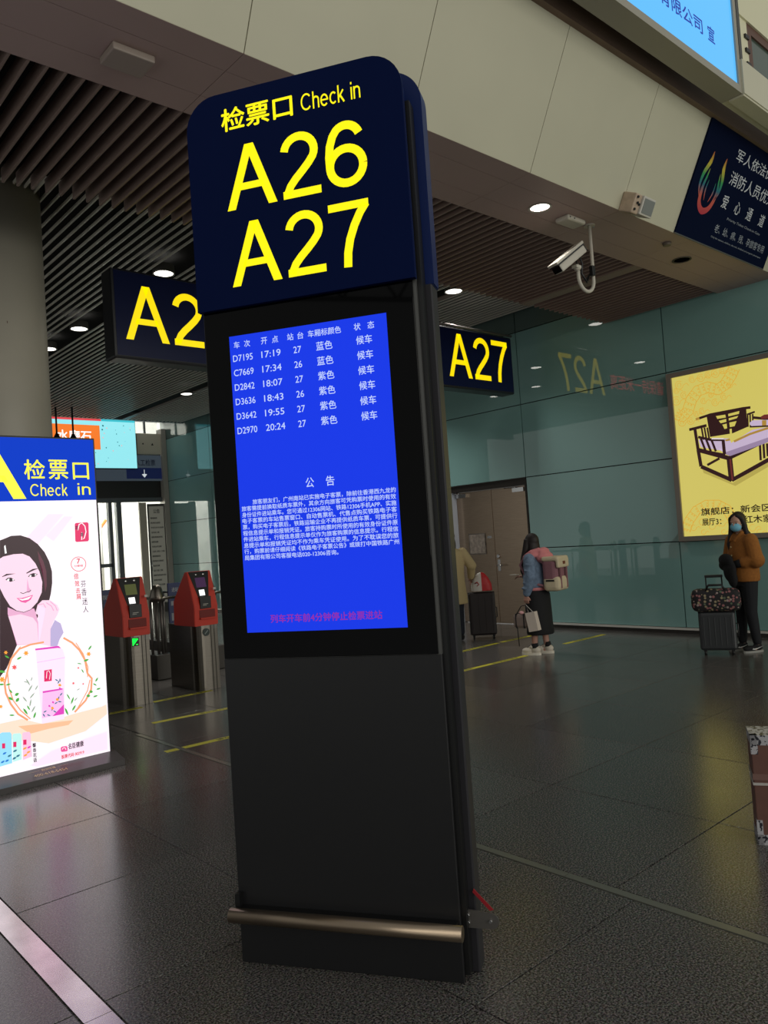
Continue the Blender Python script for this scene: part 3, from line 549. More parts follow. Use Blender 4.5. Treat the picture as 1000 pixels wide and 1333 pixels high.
POSTER_PRINT = [
    ('gold', [(0.131,3.14),(0.157,3.101),(0.193,3.138),(0.257,3.285),(0.385,3.408),(0.57,3.436),(0.698,3.381),(0.755,3.415),(0.831,3.511),(0.885,3.601)], 0.0096),
    ('gold', [(0.047,3.016),(0.183,2.948),(0.325,3.043),(0.39,3.193),(0.466,3.272),(0.568,3.288),(0.71,3.233),(0.855,3.297),(0.952,3.417),(1.009,3.515)], 0.0096),
    ('gold', [(0.125,3.141),(0.139,3.129),(0.145,3.112),(0.14,3.096),(0.127,3.086),(0.109,3.085),(0.092,3.093)], 0.0072),
    ('gold', [(0.101,3.105),(0.115,3.094),(0.121,3.077),(0.116,3.06),(0.103,3.05),(0.085,3.049),(0.068,3.057)], 0.0072),
    ('gold', [(0.076,3.07),(0.091,3.058),(0.097,3.041),(0.092,3.024),(0.079,3.014),(0.061,3.013),(0.044,3.021)], 0.0072),
    ('gold', [(0.165,3.114),(0.179,3.102),(0.185,3.086),(0.18,3.069),(0.167,3.059),(0.149,3.058),(0.133,3.066)], 0.0072),
    ('gold', [(0.141,3.079),(0.155,3.067),(0.161,3.05),(0.156,3.033),(0.143,3.023),(0.125,3.022),(0.109,3.03)], 0.0072),
    ('gold', [(0.117,3.043),(0.131,3.031),(0.137,3.014),(0.133,2.998),(0.119,2.987),(0.101,2.986),(0.085,2.994)], 0.0072),
    ('gold', [(0.115,3.082),(0.131,3.091),(0.149,3.089),(0.164,3.078),(0.171,3.062),(0.168,3.045),(0.156,3.034)], 0.0072),
    ('gold', [(0.145,3.046),(0.16,3.054),(0.178,3.053),(0.194,3.042),(0.201,3.026),(0.198,3.009),(0.185,2.997)], 0.0072),
    ('gold', [(0.175,3.01),(0.19,3.018),(0.208,3.017),(0.223,3.006),(0.23,2.99),(0.227,2.973),(0.215,2.961)], 0.0072),
    ('gold', [(0.161,3.115),(0.176,3.123),(0.194,3.122),(0.209,3.111),(0.216,3.095),(0.213,3.078),(0.201,3.066)], 0.0072),
    ('gold', [(0.191,3.079),(0.205,3.087),(0.223,3.086),(0.238,3.075),(0.246,3.059),(0.243,3.042),(0.23,3.03)], 0.0072),
    ('gold', [(0.22,3.043),(0.235,3.051),(0.253,3.05),(0.268,3.039),(0.275,3.023),(0.272,3.006),(0.26,2.994)], 0.0072),
    ('gold', [(0.186,3.12),(0.195,3.134),(0.211,3.141),(0.229,3.137),(0.243,3.125),(0.248,3.108),(0.243,3.092)], 0.0072),
    ('gold', [(0.229,3.099),(0.238,3.114),(0.253,3.12),(0.271,3.117),(0.285,3.105),(0.29,3.088),(0.286,3.072)], 0.0072),
    ('gold', [(0.271,3.079),(0.28,3.093),(0.295,3.1),(0.313,3.097),(0.327,3.085),(0.332,3.068),(0.327,3.052)], 0.0072),
    ('gold', [(0.219,3.194),(0.228,3.209),(0.244,3.215),(0.261,3.212),(0.275,3.2),(0.281,3.183),(0.276,3.167)], 0.0072),
    ('gold', [(0.262,3.174),(0.27,3.188),(0.286,3.195),(0.303,3.191),(0.317,3.179),(0.323,3.163),(0.318,3.146)], 0.0072),
    ('gold', [(0.304,3.153),(0.312,3.168),(0.328,3.174),(0.345,3.171),(0.359,3.159),(0.364,3.142),(0.36,3.126)], 0.0072),
    ('gold', [(0.264,3.29),(0.277,3.3),(0.295,3.301),(0.311,3.292),(0.32,3.276),(0.32,3.259),(0.309,3.246)], 0.0072),
    ('gold', [(0.298,3.257),(0.311,3.267),(0.328,3.268),(0.344,3.259),(0.354,3.244),(0.353,3.227),(0.343,3.214)], 0.0072),
    ('gold', [(0.332,3.225),(0.345,3.235),(0.362,3.236),(0.378,3.227),(0.387,3.212),(0.387,3.195),(0.377,3.182)], 0.0072),
    ('gold', [(0.315,3.34),(0.328,3.35),(0.346,3.351),(0.362,3.342),(0.371,3.327),(0.37,3.31),(0.36,3.297)], 0.0072),
    ('gold', [(0.349,3.308),(0.362,3.318),(0.379,3.319),(0.395,3.31),(0.404,3.294),(0.404,3.277),(0.394,3.264)], 0.0072),
    ('gold', [(0.382,3.275),(0.395,3.285),(0.413,3.286),(0.428,3.277),(0.438,3.262),(0.437,3.245),(0.427,3.232)], 0.0072),
    ('gold', [(0.401,3.411),(0.418,3.412),(0.434,3.403),(0.443,3.388),(0.443,3.371),(0.433,3.358),(0.417,3.353)], 0.0072),
    ('gold', [(0.413,3.368),(0.43,3.369),(0.446,3.36),(0.455,3.344),(0.454,3.327),(0.444,3.315),(0.428,3.31)], 0.0072),
    ('gold', [(0.424,3.325),(0.441,3.325),(0.457,3.317),(0.466,3.301),(0.466,3.284),(0.456,3.271),(0.439,3.267)], 0.0072),
    ('gold', [(0.474,3.422),(0.491,3.423),(0.506,3.414),(0.515,3.398),(0.515,3.382),(0.505,3.369),(0.489,3.364)], 0.0072),
    ('gold', [(0.485,3.379),(0.502,3.38),(0.518,3.371),(0.527,3.355),(0.526,3.339),(0.516,3.326),(0.5,3.321)], 0.0072),
    ('gold', [(0.496,3.336),(0.513,3.337),(0.529,3.328),(0.538,3.313),(0.537,3.296),(0.528,3.283),(0.512,3.278)], 0.0072),
    ('gold', [(0.585,3.431),(0.601,3.422),(0.61,3.407),(0.61,3.39),(0.601,3.377),(0.585,3.372),(0.568,3.377)], 0.0072),
    ('gold', [(0.573,3.391),(0.588,3.382),(0.598,3.367),(0.598,3.35),(0.588,3.337),(0.573,3.333),(0.556,3.337)], 0.0072),
    ('gold', [(0.56,3.351),(0.576,3.343),(0.585,3.327),(0.585,3.311),(0.576,3.298),(0.56,3.293),(0.543,3.297)], 0.0072),
    ('gold', [(0.653,3.403),(0.668,3.394),(0.677,3.379),(0.677,3.363),(0.668,3.35),(0.653,3.345),(0.636,3.35)], 0.0072),
    ('gold', [(0.64,3.363),(0.656,3.355),(0.665,3.34),(0.665,3.323),(0.656,3.31),(0.64,3.305),(0.623,3.31)], 0.0072),
    ('gold', [(0.628,3.323),(0.643,3.315),(0.652,3.3),(0.652,3.283),(0.643,3.27),(0.628,3.265),(0.611,3.27)], 0.0072),
    ('gold', [(0.663,3.371),(0.679,3.376),(0.695,3.371),(0.707,3.358),(0.711,3.342),(0.706,3.327),(0.692,3.318)], 0.0072),
    ('gold', [(0.685,3.331),(0.7,3.337),(0.717,3.332),(0.729,3.319),(0.733,3.303),(0.727,3.288),(0.714,3.279)], 0.0072),
    ('gold', [(0.706,3.292),(0.722,3.297),(0.738,3.293),(0.75,3.28),(0.754,3.264),(0.749,3.249),(0.735,3.24)], 0.0072),
    ('gold', [(0.715,3.395),(0.73,3.4),(0.746,3.395),(0.758,3.382),(0.762,3.366),(0.757,3.351),(0.743,3.342)], 0.0072),
    ('gold', [(0.736,3.356),(0.751,3.361),(0.768,3.356),(0.78,3.343),(0.784,3.327),(0.778,3.312),(0.765,3.303)], 0.0072),
    ('gold', [(0.757,3.317),(0.773,3.322),(0.789,3.317),(0.801,3.305),(0.805,3.288),(0.799,3.273),(0.786,3.264)], 0.0072),
    ('gold', [(0.746,3.4),(0.757,3.411),(0.773,3.413),(0.789,3.406),(0.798,3.392),(0.8,3.375),(0.791,3.361)], 0.0072),
    ('gold', [(0.78,3.371),(0.791,3.382),(0.807,3.384),(0.823,3.377),(0.832,3.363),(0.833,3.346),(0.825,3.333)], 0.0072),
    ('gold', [(0.814,3.342),(0.825,3.353),(0.841,3.356),(0.856,3.348),(0.866,3.334),(0.867,3.317),(0.859,3.304)], 0.0072),
    ('gold', [(0.789,3.455),(0.8,3.465),(0.816,3.468),(0.832,3.46),(0.842,3.446),(0.843,3.429),(0.835,3.416)], 0.0072),
    ('gold', [(0.823,3.426),(0.834,3.436),(0.85,3.438),(0.866,3.431),(0.875,3.417),(0.877,3.4),(0.868,3.387)], 0.0072),
    ('gold', [(0.857,3.397),(0.868,3.408),(0.884,3.41),(0.899,3.402),(0.909,3.388),(0.91,3.372),(0.902,3.358)], 0.0072),
    ('gold', [(0.828,3.501),(0.838,3.514),(0.853,3.518),(0.869,3.512),(0.881,3.499),(0.884,3.482),(0.877,3.468)], 0.0072),
    ('gold', [(0.865,3.476),(0.874,3.489),(0.89,3.493),(0.906,3.487),(0.917,3.474),(0.92,3.458),(0.914,3.443)], 0.0072),
    ('gold', [(0.901,3.452),(0.911,3.464),(0.926,3.468),(0.942,3.462),(0.953,3.449),(0.956,3.433),(0.95,3.418)], 0.0072),
    ('gold', [(0.856,3.549),(0.866,3.561),(0.881,3.565),(0.897,3.559),(0.908,3.546),(0.912,3.529),(0.905,3.515)], 0.0072),
    ('gold', [(0.893,3.524),(0.902,3.536),(0.918,3.54),(0.933,3.534),(0.945,3.521),(0.948,3.505),(0.941,3.49)], 0.0072),
    ('gold', [(0.929,3.499),(0.939,3.511),(0.954,3.515),(0.969,3.509),(0.981,3.496),(0.984,3.48),(0.977,3.465)], 0.0072),
    ('gold', [(0.224,3.458),(0.211,3.429),(0.184,3.414),(0.15,3.416),(0.122,3.436),(0.107,3.467),(0.112,3.499),(0.134,3.521),(0.167,3.526),(0.199,3.512)], 0.0072),
    ('gold', [(0.149,3.448),(0.137,3.466),(0.14,3.486),(0.157,3.497),(0.178,3.493),(0.193,3.476),(0.192,3.456),(0.178,3.442)], 0.0072),
    ('gold', [(0.224,3.458),(0.272,3.477),(0.304,3.437)], 0.0072),
    ('gold', [(0.276,3.308),(0.265,3.283),(0.242,3.27),(0.214,3.272),(0.189,3.288),(0.177,3.315),(0.181,3.342),(0.2,3.36),(0.227,3.365),(0.255,3.353)], 0.0072),
    ('gold', [(0.212,3.298),(0.202,3.314),(0.205,3.331),(0.219,3.341),(0.237,3.337),(0.249,3.323),(0.249,3.305),(0.237,3.294)], 0.0072),
    ('gold', [(0.276,3.308),(0.317,3.324),(0.344,3.29)], 0.0072),
    ('gold', [(0.167,3.247),(0.154,3.216),(0.125,3.199),(0.089,3.201),(0.057,3.222),(0.042,3.255),(0.047,3.289),(0.071,3.313),(0.106,3.318),(0.141,3.304)], 0.0072),
    ('gold', [(0.087,3.235),(0.074,3.254),(0.077,3.276),(0.095,3.288),(0.118,3.284),(0.134,3.266),(0.134,3.244),(0.118,3.229)], 0.0072),
    ('gold', [(0.167,3.247),(0.22,3.268),(0.254,3.225)], 0.0072),
    ('gold', [(0.532,3.497),(0.521,3.471),(0.497,3.457),(0.467,3.459),(0.442,3.478),(0.429,3.506),(0.433,3.535),(0.453,3.554),(0.482,3.559),(0.51,3.546)], 0.0072),
    ('gold', [(0.466,3.488),(0.455,3.505),(0.458,3.523),(0.473,3.533),(0.492,3.529),(0.505,3.514),(0.505,3.495),(0.492,3.483)], 0.0072),
    ('gold', [(0.532,3.497),(0.576,3.514),(0.604,3.478)], 0.0072),
    ('gold', [(0.626,3.518),(0.617,3.496),(0.597,3.484),(0.572,3.486),(0.551,3.501),(0.54,3.525),(0.543,3.549),(0.56,3.566),(0.584,3.569),(0.608,3.559)], 0.0072),
    ('gold', [(0.571,3.51),(0.562,3.524),(0.564,3.539),(0.577,3.548),(0.593,3.544),(0.603,3.532),(0.603,3.516),(0.592,3.506)], 0.0072),
    ('gold', [(0.626,3.518),(0.663,3.532),(0.686,3.501)], 0.0072),
    ('gold', [(0.402,3.503),(0.393,3.481),(0.372,3.469),(0.346,3.471),(0.324,3.487),(0.313,3.511),(0.317,3.535),(0.334,3.552),(0.359,3.556),(0.383,3.545)], 0.0072),
    ('gold', [(0.345,3.496),(0.336,3.51),(0.338,3.525),(0.351,3.534),(0.368,3.53),(0.379,3.517),(0.378,3.501),(0.367,3.491)], 0.0072),
    ('gold', [(0.402,3.503),(0.44,3.518),(0.464,3.487)], 0.0072),
    ('gold', [(0.737,3.515),(0.725,3.487),(0.7,3.472),(0.669,3.475),(0.642,3.494),(0.628,3.524),(0.633,3.555),(0.654,3.575),(0.684,3.58),(0.714,3.567)], 0.0072),
    ('gold', [(0.667,3.505),(0.656,3.523),(0.659,3.542),(0.675,3.553),(0.695,3.549),(0.708,3.532),(0.708,3.512),(0.694,3.5)], 0.0072),
    ('gold', [(0.737,3.515),(0.782,3.532),(0.812,3.494)], 0.0072),
    ('gold', [(0.824,3.535),(0.816,3.514),(0.796,3.502),(0.772,3.504),(0.751,3.52),(0.74,3.543),(0.744,3.567),(0.76,3.583),(0.783,3.586),(0.806,3.576)], 0.0072),
    ('gold', [(0.77,3.528),(0.762,3.542),(0.764,3.557),(0.776,3.565),(0.792,3.562),(0.802,3.549),(0.802,3.534),(0.791,3.524)], 0.0072),
    ('gold', [(0.824,3.535),(0.86,3.549),(0.883,3.519)], 0.0072),
    ('gold', [(0.217,2.937),(0.206,2.91),(0.18,2.894),(0.149,2.896),(0.122,2.913),(0.109,2.942),(0.113,2.971),(0.134,2.992),(0.164,2.997),(0.194,2.986)], 0.0072),
    ('gold', [(0.147,2.925),(0.136,2.942),(0.139,2.96),(0.155,2.971),(0.175,2.968),(0.188,2.953),(0.188,2.934),(0.174,2.921)], 0.0072),
    ('gold', [(0.217,2.937),(0.262,2.956),(0.292,2.92)], 0.0072),
    ('gold', [(0.338,2.938),(0.328,2.913),(0.304,2.899),(0.276,2.9),(0.252,2.916),(0.24,2.942),(0.244,2.969),(0.262,2.988),(0.29,2.993),(0.317,2.982)], 0.0072),
    ('gold', [(0.275,2.927),(0.265,2.942),(0.267,2.959),(0.282,2.969),(0.3,2.966),(0.312,2.952),(0.312,2.935),(0.299,2.923)], 0.0072),
    ('gold', [(0.338,2.938),(0.379,2.955),(0.406,2.922)], 0.0072),
    ('gold', [(0.506,3.049),(0.497,3.027),(0.477,3.014),(0.451,3.015),(0.43,3.03),(0.419,3.054),(0.422,3.078),(0.439,3.095),(0.464,3.099),(0.488,3.09)], 0.0072),
    ('gold', [(0.45,3.039),(0.441,3.053),(0.443,3.069),(0.456,3.078),(0.472,3.075),(0.483,3.062),(0.483,3.046),(0.472,3.036)], 0.0072),
    ('gold', [(0.506,3.049),(0.543,3.064),(0.567,3.034)], 0.0072),
    ('gold', [(0.697,3.134),(0.687,3.11),(0.665,3.096),(0.638,3.098),(0.615,3.114),(0.604,3.139),(0.607,3.165),(0.625,3.184),(0.651,3.188),(0.677,3.177)], 0.0072),
    ('gold', [(0.637,3.124),(0.627,3.139),(0.63,3.155),(0.644,3.165),(0.661,3.162),(0.672,3.148),(0.672,3.131),(0.66,3.12)], 0.0072),
    ('gold', [(0.697,3.134),(0.736,3.15),(0.761,3.118)], 0.0072),
    ('gold', [(0.815,3.19),(0.806,3.168),(0.786,3.156),(0.762,3.158),(0.741,3.172),(0.731,3.195),(0.734,3.219),(0.75,3.236),(0.774,3.24),(0.797,3.23)], 0.0072),
    ('gold', [(0.761,3.181),(0.752,3.195),(0.755,3.21),(0.767,3.218),(0.782,3.216),(0.793,3.203),(0.792,3.188),(0.782,3.177)], 0.0072),
    ('gold', [(0.815,3.19),(0.85,3.205),(0.873,3.175)], 0.0072),
    ('gold', [(0.154,3.391),(0.146,3.372),(0.129,3.362),(0.107,3.363),(0.088,3.376),(0.079,3.396),(0.082,3.417),(0.096,3.431),(0.117,3.434),(0.138,3.425)], 0.0072),
    ('gold', [(0.106,3.384),(0.098,3.396),(0.1,3.409),(0.111,3.416),(0.125,3.413),(0.134,3.402),(0.134,3.389),(0.125,3.38)], 0.0072),
    ('gold', [(0.154,3.391),(0.186,3.403),(0.207,3.377)], 0.0072),
    ('gold', [(0.534,3.182),(0.526,3.162),(0.507,3.15),(0.484,3.152),(0.464,3.165),(0.454,3.187),(0.458,3.209),(0.473,3.224),(0.495,3.228),(0.517,3.219)], 0.0072),
    ('gold', [(0.483,3.174),(0.474,3.187),(0.477,3.201),(0.488,3.208),(0.503,3.206),(0.513,3.194),(0.513,3.18),(0.503,3.17)], 0.0072),
    ('gold', [(0.534,3.182),(0.567,3.196),(0.589,3.168)], 0.0072),
    ('gold', [(0.631,3.243),(0.624,3.227),(0.61,3.218),(0.592,3.219),(0.576,3.23),(0.568,3.247),(0.571,3.265),(0.583,3.277),(0.6,3.28),(0.618,3.272)], 0.0072),
    ('gold', [(0.591,3.237),(0.584,3.247),(0.586,3.258),(0.595,3.264),(0.607,3.262),(0.614,3.253),(0.614,3.241),(0.606,3.234)], 0.0072),
    ('gold', [(0.631,3.243),(0.657,3.254),(0.674,3.232)], 0.0072),
    ('gold', [(0.415,3.025),(0.407,3.006),(0.39,2.996),(0.369,2.997),(0.351,3.009),(0.342,3.028),(0.345,3.048),(0.359,3.062),(0.379,3.066),(0.399,3.058)], 0.0072),
    ('gold', [(0.368,3.017),(0.361,3.028),(0.363,3.041),(0.373,3.048),(0.387,3.046),(0.396,3.035),(0.396,3.022),(0.386,3.014)], 0.0072),
    ('gold', [(0.415,3.025),(0.445,3.037),(0.465,3.013)], 0.0072),
    ('gold', [(0.9,3.328),(0.892,3.308),(0.874,3.298),(0.852,3.299),(0.833,3.313),(0.824,3.334),(0.827,3.355),(0.842,3.37),(0.863,3.373),(0.883,3.364)], 0.0072),
    ('gold', [(0.851,3.321),(0.843,3.333),(0.845,3.347),(0.856,3.354),(0.87,3.351),(0.879,3.34),(0.879,3.326),(0.87,3.317)], 0.0072),
    ('gold', [(0.9,3.328),(0.931,3.341),(0.952,3.314)], 0.0072),
    ('gold', [(0.026,1.47),(0.095,1.616),(0.226,1.764),(0.404,1.843),(0.593,1.829),(0.734,1.743),(0.808,1.59)], 0.0096),
    ('gold', [(0.149,1.421),(0.208,1.548),(0.307,1.664),(0.427,1.72),(0.556,1.71),(0.639,1.662),(0.696,1.537)], 0.0096),
    ('gold', [(0.026,1.465),(0.034,1.478),(0.049,1.485),(0.064,1.484),(0.076,1.474),(0.08,1.46),(0.076,1.445)], 0.0072),
    ('gold', [(0.061,1.451),(0.069,1.464),(0.083,1.471),(0.099,1.469),(0.111,1.46),(0.115,1.446),(0.11,1.431)], 0.0072),
    ('gold', [(0.096,1.437),(0.104,1.45),(0.118,1.457),(0.133,1.455),(0.145,1.446),(0.149,1.432),(0.144,1.418)], 0.0072),
    ('gold', [(0.059,1.534),(0.067,1.547),(0.081,1.554),(0.096,1.552),(0.108,1.542),(0.113,1.528),(0.108,1.514)], 0.0072),
    ('gold', [(0.093,1.52),(0.101,1.533),(0.115,1.539),(0.131,1.538),(0.143,1.528),(0.147,1.514),(0.142,1.5)], 0.0072),
    ('gold', [(0.128,1.506),(0.136,1.519),(0.15,1.525),(0.165,1.524),(0.177,1.514),(0.181,1.5),(0.176,1.486)], 0.0072),
    ('gold', [(0.099,1.617),(0.111,1.628),(0.126,1.631),(0.14,1.625),(0.149,1.612),(0.149,1.598),(0.14,1.585)], 0.0072),
    ('gold', [(0.128,1.595),(0.14,1.605),(0.155,1.608),(0.169,1.602),(0.178,1.59),(0.178,1.575),(0.169,1.562)], 0.0072),
    ('gold', [(0.157,1.572),(0.168,1.582),(0.184,1.585),(0.198,1.579),(0.206,1.567),(0.206,1.552),(0.198,1.54)], 0.0072),
    ('gold', [(0.157,1.684),(0.169,1.694),(0.184,1.697),(0.198,1.691),(0.207,1.678),(0.207,1.664),(0.198,1.651)], 0.0072),
    ('gold', [(0.186,1.661),(0.197,1.671),(0.213,1.674),(0.227,1.668),(0.235,1.656),(0.235,1.641),(0.227,1.628)], 0.0072),
    ('gold', [(0.215,1.638),(0.226,1.648),(0.241,1.651),(0.255,1.645),(0.264,1.633),(0.264,1.618),(0.255,1.606)], 0.0072),
    ('gold', [(0.236,1.767),(0.25,1.772),(0.265,1.768),(0.275,1.757),(0.278,1.742),(0.271,1.729),(0.258,1.721)], 0.0072),
    ('gold', [(0.251,1.735),(0.266,1.739),(0.281,1.736),(0.291,1.725),(0.293,1.71),(0.287,1.697),(0.274,1.689)], 0.0072),
    ('gold', [(0.267,1.702),(0.282,1.707),(0.296,1.704),(0.307,1.693),(0.309,1.678),(0.302,1.665),(0.289,1.657)], 0.0072),
    ('gold', [(0.311,1.801),(0.325,1.805),(0.34,1.802),(0.35,1.791),(0.352,1.776),(0.346,1.763),(0.333,1.755)], 0.0072),
    ('gold', [(0.326,1.769),(0.341,1.773),(0.355,1.77),(0.365,1.759),(0.368,1.744),(0.361,1.731),(0.348,1.723)], 0.0072),
    ('gold', [(0.342,1.737),(0.356,1.741),(0.371,1.738),(0.381,1.727),(0.383,1.712),(0.377,1.699),(0.364,1.691)], 0.0072),
    ('gold', [(0.416,1.842),(0.431,1.839),(0.441,1.829),(0.444,1.815),(0.439,1.801),(0.427,1.793),(0.412,1.792)], 0.0072),
    ('gold', [(0.413,1.807),(0.428,1.804),(0.438,1.794),(0.442,1.779),(0.436,1.766),(0.424,1.757),(0.409,1.757)], 0.0072),
    ('gold', [(0.41,1.772),(0.425,1.769),(0.435,1.759),(0.439,1.744),(0.433,1.731),(0.421,1.722),(0.406,1.722)], 0.0072),
    ('gold', [(0.496,1.835),(0.51,1.833),(0.521,1.822),(0.524,1.808),(0.519,1.795),(0.507,1.786),(0.492,1.786)], 0.0072),
    ('gold', [(0.493,1.801),(0.508,1.798),(0.518,1.787),(0.521,1.773),(0.516,1.76),(0.504,1.751),(0.489,1.751)], 0.0072),
    ('gold', [(0.49,1.766),(0.505,1.763),(0.515,1.753),(0.518,1.738),(0.513,1.725),(0.501,1.716),(0.486,1.716)], 0.0072),
    ('gold', [(0.602,1.822),(0.614,1.814),(0.618,1.8),(0.615,1.786),(0.604,1.776),(0.589,1.774),(0.576,1.78)], 0.0072),
    ('gold', [(0.584,1.793),(0.595,1.784),(0.6,1.77),(0.596,1.756),(0.585,1.746),(0.571,1.744),(0.557,1.75)], 0.0072),
    ('gold', [(0.565,1.763),(0.577,1.754),(0.582,1.74),(0.578,1.726),(0.567,1.717),(0.552,1.714),(0.539,1.72)], 0.0072),
    ('gold', [(0.658,1.789),(0.669,1.78),(0.674,1.767),(0.67,1.753),(0.66,1.743),(0.645,1.741),(0.632,1.747)], 0.0072),
    ('gold', [(0.64,1.759),(0.651,1.75),(0.656,1.737),(0.652,1.723),(0.641,1.713),(0.627,1.711),(0.614,1.717)], 0.0072),
    ('gold', [(0.622,1.729),(0.633,1.721),(0.638,1.707),(0.634,1.693),(0.623,1.683),(0.609,1.681),(0.595,1.687)], 0.0072),
    ('gold', [(0.738,1.732),(0.743,1.718),(0.739,1.705),(0.729,1.695),(0.714,1.693),(0.701,1.699),(0.694,1.711)], 0.0072),
    ('gold', [(0.707,1.717),(0.712,1.704),(0.708,1.69),(0.697,1.68),(0.683,1.678),(0.67,1.684),(0.662,1.696)], 0.0072),
    ('gold', [(0.675,1.702),(0.68,1.689),(0.676,1.675),(0.665,1.665),(0.651,1.663),(0.638,1.669),(0.63,1.681)], 0.0072),
    ('gold', [(0.771,1.662),(0.776,1.649),(0.772,1.635),(0.761,1.626),(0.747,1.623),(0.734,1.629),(0.727,1.641)], 0.0072),
    ('gold', [(0.74,1.647),(0.744,1.634),(0.741,1.62),(0.73,1.611),(0.716,1.608),(0.703,1.614),(0.695,1.626)], 0.0072),
    ('gold', [(0.708,1.633),(0.713,1.619),(0.709,1.605),(0.698,1.595),(0.684,1.593),(0.671,1.599),(0.663,1.611)], 0.0072),
    ('gold', [(0.247,1.477),(0.238,1.455),(0.219,1.442),(0.195,1.44),(0.175,1.452),(0.164,1.472),(0.168,1.495),(0.183,1.512),(0.206,1.519),(0.229,1.512)], 0.0072),
    ('gold', [(0.247,1.477),(0.281,1.495),(0.304,1.47)], 0.0072),
    ('gold', [(0.38,1.548),(0.37,1.525),(0.349,1.51),(0.324,1.509),(0.302,1.521),(0.291,1.543),(0.294,1.568),(0.311,1.587),(0.336,1.594),(0.36,1.587)], 0.0072),
    ('gold', [(0.38,1.548),(0.417,1.567),(0.441,1.54)], 0.0072),
    ('gold', [(0.48,1.64),(0.472,1.621),(0.456,1.609),(0.435,1.608),(0.417,1.618),(0.408,1.636),(0.411,1.656),(0.425,1.672),(0.445,1.677),(0.465,1.671)], 0.0072),
    ('gold', [(0.48,1.64),(0.51,1.655),(0.53,1.633)], 0.0072),
    ('gold', [(0.514,1.481),(0.505,1.458),(0.485,1.444),(0.46,1.442),(0.438,1.454),(0.427,1.476),(0.431,1.501),(0.447,1.52),(0.472,1.527),(0.496,1.52)], 0.0072),
    ('gold', [(0.514,1.481),(0.551,1.501),(0.575,1.474)], 0.0072),
    ('gold', [(0.651,1.512),(0.643,1.491),(0.624,1.478),(0.602,1.477),(0.583,1.488),(0.573,1.508),(0.576,1.53),(0.591,1.547),(0.613,1.553),(0.634,1.547)], 0.0072),
    ('gold', [(0.651,1.512),(0.684,1.529),(0.705,1.505)], 0.0072),
    ('gold', [(0.653,1.396),(0.646,1.38),(0.632,1.369),(0.614,1.368),(0.599,1.377),(0.591,1.392),(0.593,1.41),(0.605,1.424),(0.623,1.429),(0.64,1.424)], 0.0072),
    ('gold', [(0.653,1.396),(0.679,1.41),(0.696,1.391)], 0.0072),
    ('gold', [(1.05,1.432),(1.04,1.408),(1.02,1.392),(0.994,1.391),(0.972,1.403),(0.962,1.427),(0.965,1.452),(0.982,1.472),(1.007,1.48),(1.031,1.472)], 0.0072),
    ('gold', [(1.05,1.432),(1.087,1.452),(1.111,1.424)], 0.0072),
    ('gold', [(1.129,1.372),(1.121,1.352),(1.104,1.339),(1.083,1.337),(1.065,1.348),(1.056,1.367),(1.059,1.388),(1.073,1.405),(1.094,1.411),(1.113,1.405)], 0.0072),
    ('gold', [(1.129,1.372),(1.159,1.389),(1.179,1.365)], 0.0072),
    ('gold', [(0.376,1.411),(0.369,1.394),(0.354,1.383),(0.335,1.382),(0.319,1.391),(0.311,1.407),(0.314,1.425),(0.326,1.438),(0.344,1.444),(0.362,1.439)], 0.0072),
    ('gold', [(0.376,1.411),(0.403,1.425),(0.421,1.405)], 0.0072),
    ('shade', [(0.396,2.276),(0.792,2.04),(1.27,2.289),(1.553,2.437),(1.544,2.329),(0.827,1.998),(0.412,2.215)]),
    ('wood_dark', [(0.361,2.537),(0.383,2.307)], 0.048),
    ('wood_dark', [(0.383,2.307),(0.786,2.079)], 0.0528),
    ('wood_dark', [(0.471,2.316),(0.646,2.387)], 0.0336),
    ('wood_dark', [(0.361,2.537),(0.777,2.371)], 0.0576),
    ('wood_dark', [(0.778,2.377),(0.785,2.069)], 0.0768),
    ('wood_dark', [(0.786,2.079),(1.55,2.41)], 0.0528),
    ('wood_dark', [(0.778,2.377),(1.57,2.652)], 0.0528),
    ('wood_red', [(0.788,2.357),(0.795,2.081)], 0.0216),
    ('wood_dark', [(1.187,2.514),(1.18,2.296)], 0.0288),
    ('wood_dark', [(1.232,2.508),(1.227,2.316)], 0.0288),
    ('wood_dark', [(1.276,2.502),(1.273,2.336)], 0.0288),
    ('wood_dark', [(1.315,2.496),(1.314,2.353)], 0.0288),
    ('cushion', [(0.379,2.673),(0.451,2.683),(0.757,2.543),(1.111,2.703),(1.304,2.711),(1.575,2.706),(1.564,2.58),(0.793,2.4),(0.738,2.43),(0.731,2.47),(0.401,2.571)]),
    ('cushion_shade', [(0.74,2.459),(1.569,2.634),(1.564,2.577),(0.793,2.4),(0.737,2.426)]),
    ('gold_dark', [(0.857,2.584),(1.07,2.652),(1.292,2.694),(1.539,2.693)], 0.0288),
    ('cushion', [(0.57,2.666),(0.803,2.633),(0.827,2.534),(0.791,2.485),(0.638,2.521),(0.546,2.611)]),
    ('gold_dark', [(0.734,2.624),(0.803,2.633),(0.81,2.604),(0.752,2.602)]),
    ('wood_dark', [(0.517,2.988),(0.579,3.007),(0.987,3.016),(1.051,2.995),(1.05,2.75),(0.847,2.694),(0.542,2.69),(0.536,2.848)]),
    ('poster', [(0.645,2.957),(0.772,2.956),(0.778,2.916),(0.661,2.916)]),
    ('poster', [(0.811,2.959),(0.961,2.973),(0.952,2.936),(0.812,2.926)]),
    ('poster', [(0.678,2.888),(0.779,2.897),(0.779,2.858),(0.701,2.851)]),
    ('poster', [(0.814,2.901),(0.941,2.913),(0.92,2.884),(0.813,2.87)]),
    ('poster', [(0.722,2.829),(0.781,2.835),(0.782,2.771),(0.746,2.767)]),
    ('poster', [(0.817,2.843),(0.913,2.847),(0.883,2.785),(0.819,2.781)]),
    ('poster', [(0.813,2.757),(0.842,2.758),(0.84,2.686),(0.812,2.69)]),
